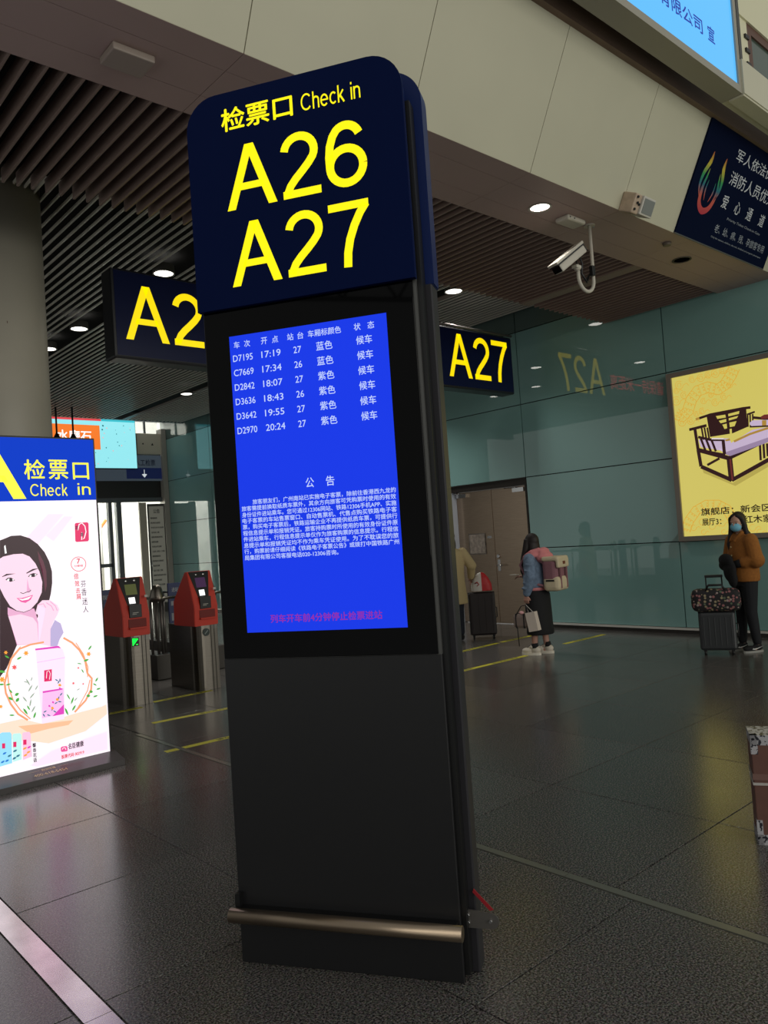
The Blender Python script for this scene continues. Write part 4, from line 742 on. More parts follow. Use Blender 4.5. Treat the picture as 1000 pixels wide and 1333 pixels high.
    ('wood_dark', [(0.414,2.965),(0.568,2.99),(1.005,3.0),(1.107,2.995)], 0.0336),
    ('gold_dark', [(0.362,2.958),(0.414,2.965)], 0.0336),
    ('wood_dark', [(0.258,2.83),(0.506,2.852)], 0.0384),
    ('wood_dark', [(0.34,2.818),(0.361,2.537)], 0.0432),
    ('wood_dark', [(0.434,2.834),(0.45,2.664)], 0.024),
    ('wood_dark', [(0.474,2.828),(0.49,2.658)], 0.024),
    ('wood_dark', [(0.513,2.822),(0.529,2.652)], 0.024),
    ('wood_dark', [(0.376,2.713),(0.549,2.65),(0.725,2.625)], 0.0336),
    ('wood_dark', [(0.715,2.626),(0.718,2.433)], 0.0432),
    ('wood_dark', [(0.411,2.689),(0.466,2.504)], 0.0312),
    ('wood_dark', [(0.481,2.679),(0.536,2.495)], 0.0312),
    ('wood_dark', [(0.551,2.669),(0.605,2.486)], 0.0312),
    ('wood_dark', [(0.357,2.538),(0.727,2.422)], 0.0336),
    ('white', [(0.56,2.664),(0.726,2.64)], 0.0192),
    ('wood_dark', [(1.054,2.91),(1.157,2.93)], 0.024),
    ('wood_dark', [(1.064,2.918),(1.055,2.749)], 0.0192),
    ('wood_dark', [(1.095,2.913),(1.086,2.744)], 0.0192),
    ('wood_dark', [(1.128,2.907),(1.119,2.739)], 0.0192),
    ('wood_dark', [(1.124,2.861),(1.313,2.812),(1.58,2.778)], 0.0336),
    ('wood_red', [(1.224,2.854),(1.271,2.874),(1.586,2.85),(1.58,2.778),(1.231,2.825)]),
    ('cushion', [(1.082,2.801),(1.121,2.824),(1.58,2.769),(1.573,2.688),(1.114,2.744),(1.08,2.773)]),
    ('gold_dark', [(1.238,2.805),(1.292,2.8),(1.286,2.727),(1.232,2.731)]),
    ('wood_dark', [(1.077,2.746),(1.573,2.692)], 0.0192),
]# ================================================================== SETTING
WX = 10.45
# ---- floor: slab with every granite tile laid on it, joints recessed
f = MB()
f.box(-4, WX, -3, 11.7, -0.12, -0.006)
f.box(-4, WX, 11.7, 23.5, -0.12, 0.0)
f.box(WX, WX + 1.0, 8.13, 9.93, -0.12, 0.0)
floor = struct(f.obj('floor', JOINT)); floor.data.materials.clear(); floor.data.materials.append(GRANITE)
floor['label'] = 'polished speckled granite floor of the ticket hall'
_tiles = {}
def tile(x0, x1, y0, y1):
    w, l = round(x1 - x0 - 0.007, 3), round(y1 - y0 - 0.007, 3)
    k = (w, l)
    if k not in _tiles:
        _tiles[k] = MB().box(-w / 2, w / 2, -l / 2, l / 2, -0.006, 0.0, bev=0.0008).mesh('tile', GRANITE)
    o = link('tile', _tiles[k], floor); o.location = ((x0 + x1) / 2, (y0 + y1) / 2, 0)
left_cols = [-1.1, -0.05, 0.99], [1.10, 1.98, 2.995]
rowsL = [-1.17 + 1.03 * k for k in range(13)]
rowsR = [-1.17 + 1.07 * k for k in range(13)]
for cols in left_cols:
    for a, b in zip(cols, cols[1:]):
        for c, d in zip(rowsL, rowsL[1:]): tile(a, b, c, d)
colsR = [3.05, 4.04, 5.12, 6.17, 7.22, 8.27, 9.32, WX]
for a, b in zip(colsR, colsR[1:]):
    for c, d in zip(rowsR, rowsR[1:]): tile(a, b, c, d)
# metal joint strips let into the floor
st = MB(); y = -1.2
for y1 in (2.865, 7.0, 11.2): st.box(0.995, 1.095, y + 0.003, y1, -0.005, 0.0015); y = y1
o = struct(st.obj('trim_1', brushed('floor_strip_steel', (206, 200, 200), 0.22, (1, 1, 1)))); o['label'] = 'wide steel movement joint strip across the floor'
st = MB(); y = -1.2
for y1 in (0.9, 2.28, 5.2, 6.95): st.box(3.0, 3.045, y + 0.003, y1, -0.005, 0.0015); y = y1
o = struct(st.obj('trim_2', mat('floor_strip_grey', (140, 140, 130), 0.25, metal=0.5))); o['label'] = 'narrow steel strip let into the floor tiles'

# ---- right wall of teal glass panels
wall = struct(MB().box(WX + 0.03, WX + 0.2, -1.0, 8.13, 0, 5.6).box(WX + 0.03, WX + 0.2, 9.93, 21.3, 0, 5.6)
              .box(WX + 0.03, WX + 0.2, 8.13, 9.93, 2.46, 5.6).obj('wall_right', JOINT))
wall['label'] = 'wall of large teal glass panels'
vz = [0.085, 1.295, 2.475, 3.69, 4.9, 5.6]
ys = [-2.25, 0.335, 2.925, 5.515, 8.115, 10.7, 13.29, 15.88, 18.47, 21.25]
for a, b in zip(ys, ys[1:]):
    for c, d in zip(vz, vz[1:]):
        y0, y1 = max(a, -1.0) + 0.008, b - 0.008
        if a > 8 and b < 11:
            if d < 2.6: y0 = 9.95
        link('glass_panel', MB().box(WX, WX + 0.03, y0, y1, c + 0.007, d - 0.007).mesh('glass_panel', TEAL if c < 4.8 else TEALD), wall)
bb = MB()
bb.box(WX - 0.03, WX + 0.03, -1, 8.1, 0.055, 0.085).box(WX - 0.03, WX + 0.03, 9.96, 21.2, 0.055, 0.085)
o = struct(bb.obj('trim_3', mat('bright_rail', (224, 222, 214), 0.3, metal=0.3))); o['label'] = 'bright steel rail along the foot of the glass wall'
o = struct(MB().box(WX - 0.004, WX + 0.03, -1, 8.13, 0, 0.054).box(WX - 0.004, WX + 0.03, 9.93, 21.2, 0, 0.054).obj('baseboard_right', mat('dark_base', (52, 48, 44), 0.4)))

# ---- steel double door in the right wall
d1 = struct(MB().box(WX + 0.02, WX + 0.26, 8.13, 8.17, 0, 2.46).box(WX + 0.02, WX + 0.26, 9.89, 9.93, 0, 2.46).box(WX + 0.02, WX + 0.26, 8.17, 9.89, 2.36, 2.46)
            .box(WX - 0.01, WX + 0.03, 8.115, 8.135, 0, 2.475).box(WX - 0.01, WX + 0.03, 9.925, 9.945, 0, 2.475).box(WX - 0.01, WX + 0.03, 8.115, 9.945, 2.46, 2.478).obj('door_1', mat('door_frame_metal', (58, 54, 50), 0.35, metal=0.6)))
d1['label'] = 'brushed steel double service door set back in the glass wall'
for y0, y1, hy in ((8.175, 9.02, 8.95), (9.03, 9.885, 9.10)):
    lf = MB().box(WX + 0.16, WX + 0.20, y0, y1, 0.01, 2.355).obj('door_leaf', STEELD, d1)
    if y0 < 9:
        MB().tube([(WX + 0.16, hy, 1.02), (WX + 0.09, hy, 1.02), (WX + 0.09, hy - 0.13, 1.02)], 0.011).box(WX + 0.15, WX + 0.16, hy - 0.03, hy + 0.03, 0.92, 1.12).obj('handle', CHROME, lf)
        MB().tube([(WX + 0.16, hy, 1.18), (WX + 0.13, hy, 1.18)], 0.03).obj('lock', CHROME, lf)
    else:
        MB().box(WX + 0.150, WX + 0.16, 9.22, 9.62, 1.22, 1.60).obj('cover_plate', mat('worn_plate', (104, 96, 88), 0.5, metal=0.4, noise=0.5, nscale=14), lf)
        MB().box(WX + 0.146, WX + 0.150, 9.24, 9.60, 1.24, 1.58, bev=0.003).obj('plate_face', mat('worn_plate_face', (134, 124, 114), 0.55, noise=0.35, nscale=18), lf)
        MB().box(WX + 0.150, WX + 0.16, 9.08, 9.18, 1.50, 1.54).obj('latch_plate', CHROME, lf)
    c = (y0 + y1) / 2 + (0.2 if y0 < 9 else 0.25) * (-1 if y0 < 9 else 1)
    MB().box(WX + 0.11, WX + 0.16, c - 0.12, c + 0.12, 2.26, 2.33).tube([(WX + 0.12, c, 2.335), (WX + 0.05, c + 0.1, 2.34), (WX + 0.1, c + 0.28, 2.34)], 0.008).obj('door_closer', CHROME, lf)
link('pale_jamb', MB().box(WX + 0.01, WX + 0.158, 9.86, 9.892, 0.0, 2.36).mesh('pale_jamb', mat('pale_jamb_paint', (196, 202, 214), 0.4)), d1)
link('door_reveal', MB().box(WX + 0.20, WX + 0.9, 8.13, 9.93, 2.46, 2.5).mesh('door_reveal', VOID), d1)

# ---- fascia, soffit and slatted ceiling
ANG = math.atan2(0.49, 1.0)
FM = Matrix.Translation((0, 3.905, 4.6)) @ Matrix.Rotation(ANG, 4, 'X')      # local z runs up the sloping fascia, -y is its face
fas = struct(MB().box(-4, WX, 0.03, 0.08, 0.0, 1.12, M=FM).obj('trim_4', JOINT)); fas['label'] = 'sloping beige bulkhead above the low slatted ceiling'
xs = [2.607 + 1.392 * k for k in range(-5, 7)]
for a, b in zip(xs, xs[1:]):
    b = min(b, WX)
    if b > a: link('fascia_panel', MB().box(a + 0.003, b - 0.003, 0.0, 0.03, 0.0, 1.12, M=FM, bev=0.002).mesh('fascia_panel', PAINT), fas)
sof = struct(MB().box(-4, WX, 3.99, 4.68, 4.62, 4.7).obj('trim_5', JOINT)); sof['label'] = 'flat soffit strip between bulkhead and slatted ceiling'
for a, b in zip(xs, xs[1:]):
    b = min(b, WX)
    for y0, y1 in ((3.907, 4.12), (4.124, 4.445), (4.449, 4.69)):
        if b > a: link('soffit_panel', MB().box(a + 0.002, b - 0.002, y0, y1, 4.6, 4.62).mesh('soffit_panel', SOFF), sof)
up = struct(MB().box(-4, WX, 3.36, 3.48, 5.6, 9.0).obj('wall_upper', BROWN)); up['label'] = 'brown ribbed cladding above the bulkhead'
ceil = struct(MB().box(-4, WX, 6.40, 19.9, 5.42, 5.5).box(-4, WX, 4.70, 6.36, 4.86, 4.92).box(-4, WX, 6.30, 6.34, 4.72, 5.5).box(-4, WX, 4.66, 4.70, 4.70, 4.92).obj('ceiling', VOID))
ceil['label'] = 'dark linear slat ceiling in two levels'
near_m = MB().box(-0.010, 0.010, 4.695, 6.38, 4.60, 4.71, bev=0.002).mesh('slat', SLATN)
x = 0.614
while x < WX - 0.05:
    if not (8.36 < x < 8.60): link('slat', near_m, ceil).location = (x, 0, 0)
    x += 0.1105
link('flat_strip', MB().box(8.37, 8.55, 4.695, 6.38, 4.60, 4.62).mesh('flat_strip', SLATN), ceil)
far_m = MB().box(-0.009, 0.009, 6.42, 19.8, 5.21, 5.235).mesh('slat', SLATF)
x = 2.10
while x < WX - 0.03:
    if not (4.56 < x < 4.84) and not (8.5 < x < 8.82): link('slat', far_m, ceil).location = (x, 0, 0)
    x += 0.1085
link('flat_strip', MB().box(8.68, 8.80, 6.42, 19.8, 5.215, 5.23).mesh('flat_strip', SLATN), ceil)
link('edge_beam', MB().box(-4, WX, 19.8, 19.9, 5.21, 5.5).mesh('edge_beam', mat('edge_grey', (120, 130, 130), 0.4)), ceil)

# ---- round column
cm = MB(); cm.loft([(2.36, 8.07, 0, 0.42, 0.42), (2.36, 8.07, 5.42, 0.42, 0.42)], seg=64)
o = struct(cm.obj('column', mat('column_stone', (176, 170, 156), 0.45, noise=0.05, nscale=2))); o['label'] = 'round beige column behind the advertising light box'
MB().box(2.30, 2.305, 7.648, 7.66, 3.86, 3.88).obj('chip', BROWN, o)

# ---- far wall with the exit doors
GREYF = mat('grey_door_frame', (92, 96, 100), 0.35, metal=0.5)
fw = struct(MB().box(-4, 8.35, 21.2, 21.35, 0, 5.9).box(8.35, 10.45, 21.2, 21.35, 3.2, 4.45).obj('wall_far', mat('far_wall_dark', (60, 60, 58), 0.6)))
fw['label'] = 'far wall over the exit doors'
link('header', MB().box(8.35, 10.44, 21.10, 21.2, 3.22, 3.72).mesh('header', mat('header_black', (30, 29, 28), 0.4)), fw)
link('jamb', MB().box(10.30, 10.44, 20.9, 21.2, 0, 5.2).mesh('jamb', mat('pale_jamb', (168, 164, 154), 0.4)), fw)
d2 = struct(MB().box(8.35, 10.3, 21.05, 21.2, 3.12, 3.24).box(8.35, 8.42, 21.05, 21.2, 0, 3.12).box(8.70, 8.80, 21.05, 21.2, 0, 3.12).box(8.93, 9.07, 21.05, 21.2, 0, 3.12)
            .box(8.35, 8.75, 21.05, 21.2, 1.35, 1.45).obj('door_2', GREYF)); d2['label'] = 'glazed exit door standing open to daylight'
GL = bpy.data.materials.new('clear_glass'); GL.use_nodes = True
_b = GL.node_tree.nodes['Principled BSDF']; _b.inputs['Transmission Weight'].default_value = 1.0; _b.inputs['Roughness'].default_value = 0.0; _b.inputs['IOR'].default_value = 1.1
link('pane', MB().box(8.42, 8.70, 21.12, 21.13, 0.05, 3.12).mesh('pane', GL), d2)
link('pane', MB().box(8.80, 8.93, 21.12, 21.13, 0.05, 3.12).mesh('pane', GL), d2)
d3 = struct(MB().box(9.57, 9.78, 21.02, 21.08, 0, 3.1).obj('door_3', mat('pale_leaf', (196, 188, 170), 0.4))); d3['label'] = 'pale door leaf beside the notice board'
dh = MB().tube([(9.82, 20.98, 1.45), (9.82, 20.94, 1.45), (9.82, 20.94, 1.15), (9.82, 20.98, 1.15)], 0.012).obj('handle', CHROME, d3)
w1 = struct(MB().box(9.57, 10.35, 21.2, 21.26, 5.0, 5.05).box(9.93, 9.98, 21.2, 21.26, 5.05, 6.0).box(8.35, 9.6, 21.2, 21.3, 4.45, 5.95).obj('window_1', GREYF)); w1['label'] = 'high window beside the video screen'
link('pane', MB().box(9.57, 10.35, 21.22, 21.23, 5.05, 6.0).mesh('pane', GL), w1)
# outside, seen through the doors
o = struct(MB().box(2, 16, 30, 30.3, 0, 7).obj('wall_outside', mat('pale_render', (228, 226, 214), 0.7, noise=0.15, nscale=0.8))); o['label'] = 'sunlit pale building outside the exit'
o = struct(MB().box(-4, 18, 21.4, 30, -0.1, -0.01).obj('ground_outside', mat('pale_paving', (200, 196, 184), 0.8)))
bz = thing('canopy_frame', 'orange and pale steel canopy struts outside the exit doors', 'canopy', (9.6, 26, 0))
MB().tube([(-1.2, 0, 0), (1.2, 0.4, 2.9)], 0.05).obj('strut', mat('orange_steel', (210, 120, 60), 0.5), bz)
MB().tube([(-0.8, 0.2, -0.0), (-0.8, 0.2, 3.6)], 0.06).tube([(0.9, 0.2, 0.0), (0.9, 0.2, 3.6)], 0.06).obj('post', CREAMW, bz)
# upper right corner of the hall: parapet beam, window of the upper floor
o = struct(MB().box(7.56, WX, 2.98, 3.2, 5.57, 5.90).box(7.56, WX, 2.99, 3.13, 5.55, 5.575).obj('trim_6', PAINT)); o['label'] = 'beige parapet beam beside the blue light box'
w2 = struct(MB().box(8.56, 8.66, 3.3, 3.36, 5.9, 6.82).box(8.66, WX, 3.3, 3.36, 6.72, 6.82).obj('window_2', mat('brown_window_frame', (92, 62, 48), 0.5))); w2['label'] = 'dark upper floor window with a brown frame'
link('pane', MB().box(8.66, WX, 3.32, 3.34, 5.9, 6.72).mesh('pane', mat('dark_green_glass', (70, 84, 74), 0.15)), w2)
o = struct(MB().box(7.6, WX, 3.28, 3.36, 6.82, 9.0).box(7.6, 8.56, 3.30, 3.36, 5.9, 6.82).obj('trim_7', mat('cream_wall', (214, 210, 178), 0.6))); o['label'] = 'cream wall of the upper floor'
for k in range(5): link('striped_edge', MB().box(8.47, 8.56, 3.28, 3.30, 6.02 + k * 0.15, 6.06 + k * 0.15).mesh('striped_edge', BLACKP), o)
o = struct(MB().box(7.7, 7.76, 3.05, 3.11, 5.9, 8).obj('post_1', mat('post_grey', (70, 70, 66), 0.5))); o.name = 'trim_8'

# ---- roof trusses of the high hall behind the viewer (they mirror in the black glass)
TR = mat('truss_paint', (150, 152, 150), 0.5)
for k, tx in enumerate((-9.0, -14.0, -19.0)):
    t = MB(); z0, z1 = 9.2, 10.6
    t.tube([(tx, -24, z0), (tx, 12, z0)], 0.09, 6).tube([(tx, -24, z1), (tx, 12, z1)], 0.09, 6)
    x = -24
    while x < 12:
        t.tube([(tx, x, z0), (tx, x + 0.9, z1)], 0.05, 5).tube([(tx, x + 0.9, z1), (tx, x + 1.8, z0)], 0.05, 5); x += 1.8
    t = struct(t.obj('trim_%d' % (9 + k), TR)); t['label'] = 'steel roof truss of the high hall'

# ---- downlights
SPOTC = (1.0, 0.97, 0.92)
def downlight(x, y, z, label, r=0.09, on=True, power=90.0, group=None, drop=0.0):
    t = thing('ceiling_light', label, 'light', (x, y, z), 0, group)
    MB().tube([(0, 0, 0.10), (0, 0, -0.006)], [r + 0.018, r + 0.018], 28, cap=False).obj('housing', mat('downlight_can', (96, 94, 90), 0.4), t)
    rim = MB()
    for k in range(28):
        a0, a1 = 2 * math.pi * k / 28, 2 * math.pi * (k + 1) / 28
        rim.poly([(math.cos(a) * q, math.sin(a) * q, -0.007) for a, q in ((a0, r), (a0, r + 0.02), (a1, r + 0.02), (a1, r))])
    rim.obj('trim_ring', WHITEP if on else mat('dark_ring', (46, 40, 34), 0.5), t)
    MB().tube([(0, 0, 0.01), (0, 0, 0.0)], r, 28).obj('lens', WHITEL if on else mat('off_lens', (150, 140, 118), 0.3), t)
    if on:
        d = bpy.data.lights.new('lamp', 'SPOT'); d.energy = power; d.spot_size = R(110); d.spot_blend = 0.6; d.color = SPOTC; d.shadow_soft_size = 0.08
        lo = bpy.data.objects.new('lamp', d); COL.objects.link(lo); lo.parent = t; lo.location = (0, 0, -0.03)
    return t
downlight(6.04, 4.295, 4.6, 'round lit downlight in the beige soffit left of the security camera', power=30)
downlight(8.69, 4.28, 4.6, 'round unlit downlight with dark ring in the soffit below the priority sign', on=False)
downlight(4.68, 9.16, 5.20, 'bright downlight in the slatted ceiling just above the left hanging gate sign', r=0.12)
downlight(4.68, 12.06, 5.20, 'bright downlight in the dark ceiling groove, left of the hanging gate sign', r=0.12)
downlight(4.68, 13.45, 5.20, 'small bright downlight half hidden by the round column', r=0.12)
downlight(8.60, 16.07, 5.20, 'far small downlight on the flat ceiling strip near the video screen', r=0.12)
downlight(6.60, 10.60, 5.20, 'extra downlight added over the gate area, hidden behind the kiosk, to brighten the glass wall', r=0.12, power=260)  # added out of sight to lift the light on the teal wall
downlight(8.60, 10.6, 5.20, 'extra downlight added above the queue, hidden behind the kiosk head, to brighten the glass wall', r=0.12, power=260)  # second hidden lamp added for more light on the teal wall
downlight(8.60, 7.75, 5.20, 'bright downlight right of the kiosk top, under the edge of the lower ceiling', r=0.12)

# ================================================================== SIGNS
# ---- check-in kiosk
K = thing('check_in_kiosk', 'tall charcoal information kiosk with navy head and lit blue timetable screen', 'kiosk', (1.59, 2.794, 0), math.atan2(-0.8536, 0.5214))
MB().box(0.0, 0.888, 0.0, 0.018, 0.0, 1.184, bev=0.003).obj('lower_panel', KIOSK, K)
MB().box(0.0, 0.888, 0.004, 0.022, 1.184, 2.585).obj('upper_frame', KIOSKL, K)
MB().box(0.004, 0.876, -0.004, 0.004, 1.186, 2.583, bev=0.002).obj('black_glass', BLACKG, K)
scr = Print().rect(0.112, 0.768, 1.287, 2.464, -0.0046).obj('screen', BLUES, K)
sl = mat('screen_panel_line', (14, 30, 120), 0.2)
MB().box(0.03, 0.86, 0.010, 0.10, 0.02, 3.38).box(0.86, 0.906, 0.022, 0.085, 0.02, 3.26).obj('core_and_gap_shade', BLACKP, K)  # the narrow second box is a black strip standing in for the shaded gap
MB().box(0.02, 0.932, 0.080, 0.17, 0.0, 2.575, bev=0.006).obj('rear_slab', mat('kiosk_rear', (44, 43, 47), 0.45, spec=0.3), K)
def head_shape(x0, x1, z0, z1, r):
    p = [(x0, z0), (x1, z0)]
    for k in range(9): a = R(90 * k / 8); p.append((x1 - r + r * math.cos(a), z1 - r + r * math.sin(a)))
    for k in range(9): a = R(90 + 90 * k / 8); p.append((x0 + r + r * math.cos(a), z1 - r + r * math.sin(a)))
    return p
hd = MB().prism(head_shape(-0.008, 0.894, 2.572, 3.432, 0.13), -0.028, -0.004).obj('head_panel', NAVY, K)
MB().prism(head_shape(-0.006, 0.892, 2.574, 3.430, 0.13), -0.004, 0.006).obj('head_edge', NAVYE, K)
MB().prism(head_shape(0.02, 0.938, 2.572, 3.425, 0.13), 0.088, 0.175, bev=0.004).obj('rear_head_panel', mat('navy_rear_lit', (16, 34, 84), 0.4, spec=0.2), K)  # brighter copy of the head navy, light on the rear panel put into the colour
HY = -0.0292
Print().text('检票口', 0.150, 0.455, 3.275, 3.365, HY, 0.018).obj('lettering', YEL, hd)
Print().text('Check in', 0.491, 0.733, 3.283, 3.350, HY, 0.006).obj('lettering', YEL, hd)
Print().text('A26', 0.153, 0.742, 2.955, 3.208, HY, 0.012).obj('lettering', YEL, hd)
Print().text('A27', 0.155, 0.735, 2.650, 2.900, HY, 0.012).obj('lettering', YEL, hd)
rowsK = [('D7195', '17:19', '27', '蓝色'), ('C7669', '17:34', '26', '蓝色'), ('D2842', '18:07', '27', '紫色'), ('D3636', '18:43', '26', '紫色'), ('D3642', '19:55', '27', '紫色'), ('D2970', '20:24', '27', '紫色')]
P = Print(); SY = -0.0052
for t, a, b in (('车', .131, .156), ('次', .176, .202), ('开', .250, .276), ('点', .297, .323), ('站', .362, .388), ('台', .405, .430), ('车厢标颜色', .449, .585), ('状', .637, .664), ('态', .692, .718)):
    P.text(t, a, b, 2.414, 2.441, SY, 0.008)
for i, (n, tm, pf, cl) in enumerate(rowsK):
    zb = 2.361 - i * 0.0578
    P.text(n, 0.124, 0.210, zb, zb + 0.026, SY, 0.006).text(tm, 0.248, 0.330, zb, zb + 0.026, SY, 0.006).text(pf, 0.385, 0.417, zb, zb + 0.026, SY, 0.006)
    P.text(cl, 0.480, 0.546, zb - 0.002, zb + 0.031, SY, 0.008).text('候车', 0.643, 0.706, zb - 0.002, zb + 0.031, SY, 0.008)
P.text('公', 0.400, 0.434, 1.836, 1.874, SY, 0.008).text('告', 0.484, 0.518, 1.836, 1.874, SY, 0.008)
P.obj('timetable_text', SCRTXT, scr)
notice = ['　　旅客朋友们，广州南站已实施电子客票，除前往香港西九龙的', '旅客需提前换取纸质车票外，其余方向旅客可凭购票时使用的有效', '身份证件进站乘车。您可通过12306网站、铁路12306手机APP、实施',
          '电子客票的车站售票窗口、自动售票机、代售点购买铁路电子客', '票，购买电子客票后，铁路运输企业不再提供纸质车票，可提供行', '程信息提示单和报销凭证。旅客持购票时所使用的有效身份证件原',
          '件进站乘车，行程信息提示单仅作为旅客购票的信息提示。行程信', '息提示单和报销凭证均不作为乘车凭证使用。为了不耽误您的旅', '行，购票前请仔细阅读《铁路电子客票公告》或拨打中国铁路广州', '局集团有限公司客服电话020-12306咨询。']
P = Print()
for i, t in enumerate(notice):
    zb = 1.791 - i * 0.0242
    if i == 0: P.text(t.strip('　'), 0.170, 0.758, zb - 0.002, zb + 0.018, SY, 0.010)
    elif i == 9: P.text(t, 0.121, 0.515, zb - 0.002, zb + 0.018, SY, 0.010)
    else: P.text(t, 0.121, 0.757, zb - 0.002, zb + 0.018, SY, 0.010)
P.obj('notice_text', SCRTXT, scr)
Print().text('列车开车前4分钟停止检票进站', 0.216, 0.672, 1.322, 1.354, SY, 0.015).obj('warning_text', SCRRED, scr)
BRZ = mat('bronze_tube', (146, 130, 112), 0.34, metal=0.9)
MB().tube([(-0.012, -0.05, 0.203), (0.905, -0.05, 0.203)], 0.0275, 20).obj('bumper_rail', BRZ, K)
MB().plan([(0.0, 0.0), (0.0, -0.055), (0.88, -0.055), (0.88, 0.0)], 0.218, 0.226).prism([(0.0, 0.21), (0.02, 0.21), (0.02, 0.275), (0.0, 0.275)], -0.03, 0.0).obj('rail_bracket', BLACKP, K)
br = MB(); br.prism([(0.885, 0.175), (0.99, 0.175), (1.008, 0.18), (1.018, 0.195), (1.018, 0.212), (1.008, 0.226), (0.99, 0.232), (0.885, 0.242)], 0.055, 0.062)
pl = br.obj('side_bracket', ALU, K)
for bx, bz_ in ((0.905, 0.222), (0.905, 0.195), (0.988, 0.205)): MB().tube([(bx, 0.056, bz_), (bx, 0.046, bz_)], 0.006, 10).obj('bolt', CHROME, pl)
MB().prism([(0.925, 0.300), (0.930, 0.312), (0.999, 0.240), (0.985, 0.236)], 0.066, 0.070).obj('red_strap', mat('red_belt', (150, 22, 34), 0.5), K)

# ---- advertising light box
def adm(n, c, e=1.0): return mat('ad_' + n, c, 0.3, emit=e)
AC = dict(pale_pink=(255, 226, 246), peach=(255, 222, 200), peach_dark=(252, 190, 150), hair=(44, 14, 26), hair_shine=(92, 40, 58), skin=(250, 212, 232), skin_shade=(230, 170, 205), lilac=(186, 172, 214),
          eye=(40, 20, 34), white=(255, 255, 255), lips=(232, 90, 160), crimson=(222, 20, 96), red=(226, 60, 70), bottle_pale=(252, 226, 248), magenta=(222, 60, 186), pink=(246, 190, 236), teal=(40, 110, 140),
          orange=(250, 160, 50), wreath=(240, 160, 112), green=(70, 170, 60), grey_green=(150, 172, 150), coral=(240, 90, 90), cyan=(150, 220, 246), mint=(190, 240, 236), rose=(250, 196, 224), blue=(30, 120, 210), pink_strong=(232, 80, 150))
ADM = {k: adm(k, v) for k, v in AC.items()}
L = thing('advertising_light_box', 'tall double lit light box with blue check-in header and a pink shampoo advertisement', 'light box', (0, 0, 0))
L.location = (1.85, 6.3, 0); OX, OY = -1.85, -6.3
def LP(items): return [(it[0], [(x + OX, z) for x, z in it[1]]) + tuple(it[2:]) for it in items]
XL, XR = 1.12 + OX, 2.478 + OX
MB().box(XL - 0.012, XR + 0.012, -0.07, 0.10, 0.07, 2.585, bev=0.004).obj('case', BLACKP, L)
adf = Print().rect(XL, XR, 0.082, 2.088, -0.0712).obj('poster_face', adm('paper', (255, 244, 252)), L)
adh = Print().rect(XL, XR, 2.088, 2.572, -0.0712).obj('header_face', mat('header_blue', (24, 66, 204), 0.8, spec=0.0, emit=0.9), L)
def LX(x): return x + OX
YA = mat('ad_yellow', (252, 248, 70), emit=1.0)
Print().text('A', LX(1.40), LX(1.945), 2.105, 2.545, -0.0725, 0.02).obj('lettering', YA, adh)
Print().text('检', LX(1.940), LX(2.090), 2.255, 2.405, -0.0725, 0.012).text('票', LX(2.120), LX(2.265), 2.255, 2.405, -0.0725, 0.012).text('口', LX(2.305), LX(2.430), 2.255, 2.385, -0.0725, 0.012).obj('lettering', YA, adh)
Print().text('Check', LX(1.975), LX(2.255), 2.125, 2.218, -0.0725, 0.005).text('in', LX(2.335), LX(2.437), 2.130, 2.222, -0.0725, 0.005).obj('lettering', YA, adh)
print_list(LP(AD_PRINT), adf, -0.0716, 0.00001, ADM)
dk = mat('ad_black_ink', (60, 34, 60), 0.4, emit=0.6); rd = mat('ad_red_ink', (226, 40, 60), emit=0.9)
P = Print()
for t, x0, x1, z0, z1 in (('芬', 2.318, 2.358, 1.400, 1.452), ('香', 2.320, 2.360, 1.332, 1.390), ('迷', 2.322, 2.364, 1.260, 1.318), ('人', 2.325, 2.367, 1.200, 1.250)):
    P.text(t, LX(x0), LX(x1), z0, z1, -0.0735)
P.text('花', LX(2.298), LX(2.322), 1.855, 1.885, -0.0735, 0.02).text('香', LX(2.338), LX(2.360), 1.80, 1.83, -0.0735, 0.02)
P.text('名臣健康', LX(2.155), LX(2.272), 0.172, 0.215, -0.0735, 0.02)
for k, t in enumerate('馨香花语'): P.text(t, LX(1.895), LX(1.920), 0.245 - k * 0.037, 0.275 - k * 0.037, -0.0735, 0.02)
P.obj('lettering', dk, adf)
P = Print()
for t, x0, x1, z0, z1 in (('倍', 2.268, 2.303, 1.468, 1.512), ('效', 2.272, 2.306, 1.410, 1.456), ('去', 2.276, 2.310, 1.358, 1.398), ('屑', 2.278, 2.312, 1.308, 1.350)):
    P.text(t, LX(x0), LX(x1), z0, z1, -0.0735, 0.01)
P.text('7', LX(2.296), LX(2.322), 1.588, 1.626, -0.0735, 0.04).text('七大新升级', LX(2.275), LX(2.342), 1.562, 1.579, -0.0735, 0.02).text('股票代码 002919', LX(2.100), LX(2.272), 0.112, 0.140, -0.0735, 0.02)
P.obj('lettering', rd, adf)
ba = MB()
ba.prism([(-0.255, 0.0), (-0.255, 0.045), (-0.07, 0.085), (0.28, 0.085), (0.30, 0.0)], 0, 1)
me = ba.mesh('base', mat('base_grey', (70, 66, 66), 0.3, metal=0.4))
for v in me.vertices:     # profile (y,z) swept along x
    y, z, xx = v.co.x, v.co.z, v.co.y
    v.co = (XL - 0.06 + xx * (XR - XL + 0.10), y, z)
base = link('base', me, L)
bt = Print().text('韵洪传播', LX(1.935), LX(2.035), 0.12, 0.155, 0).text('400-618-5454', LX(1.86), LX(2.10), 0.05, 0.09, 0).rect(LX(1.84), LX(1.92), 0.136, 0.138, 0).rect(LX(2.05), LX(2.13), 0.136, 0.138, 0)
ang = math.atan2(0.04, 0.185)
TM = Matrix.Translation((0, -0.255, 0.0465)) @ Matrix.Rotation(ang - R(90), 4, 'X')
bt.obj('lettering', mat('gold_lettering', (214, 188, 140), 0.4, metal=0.3), base, M=TM)

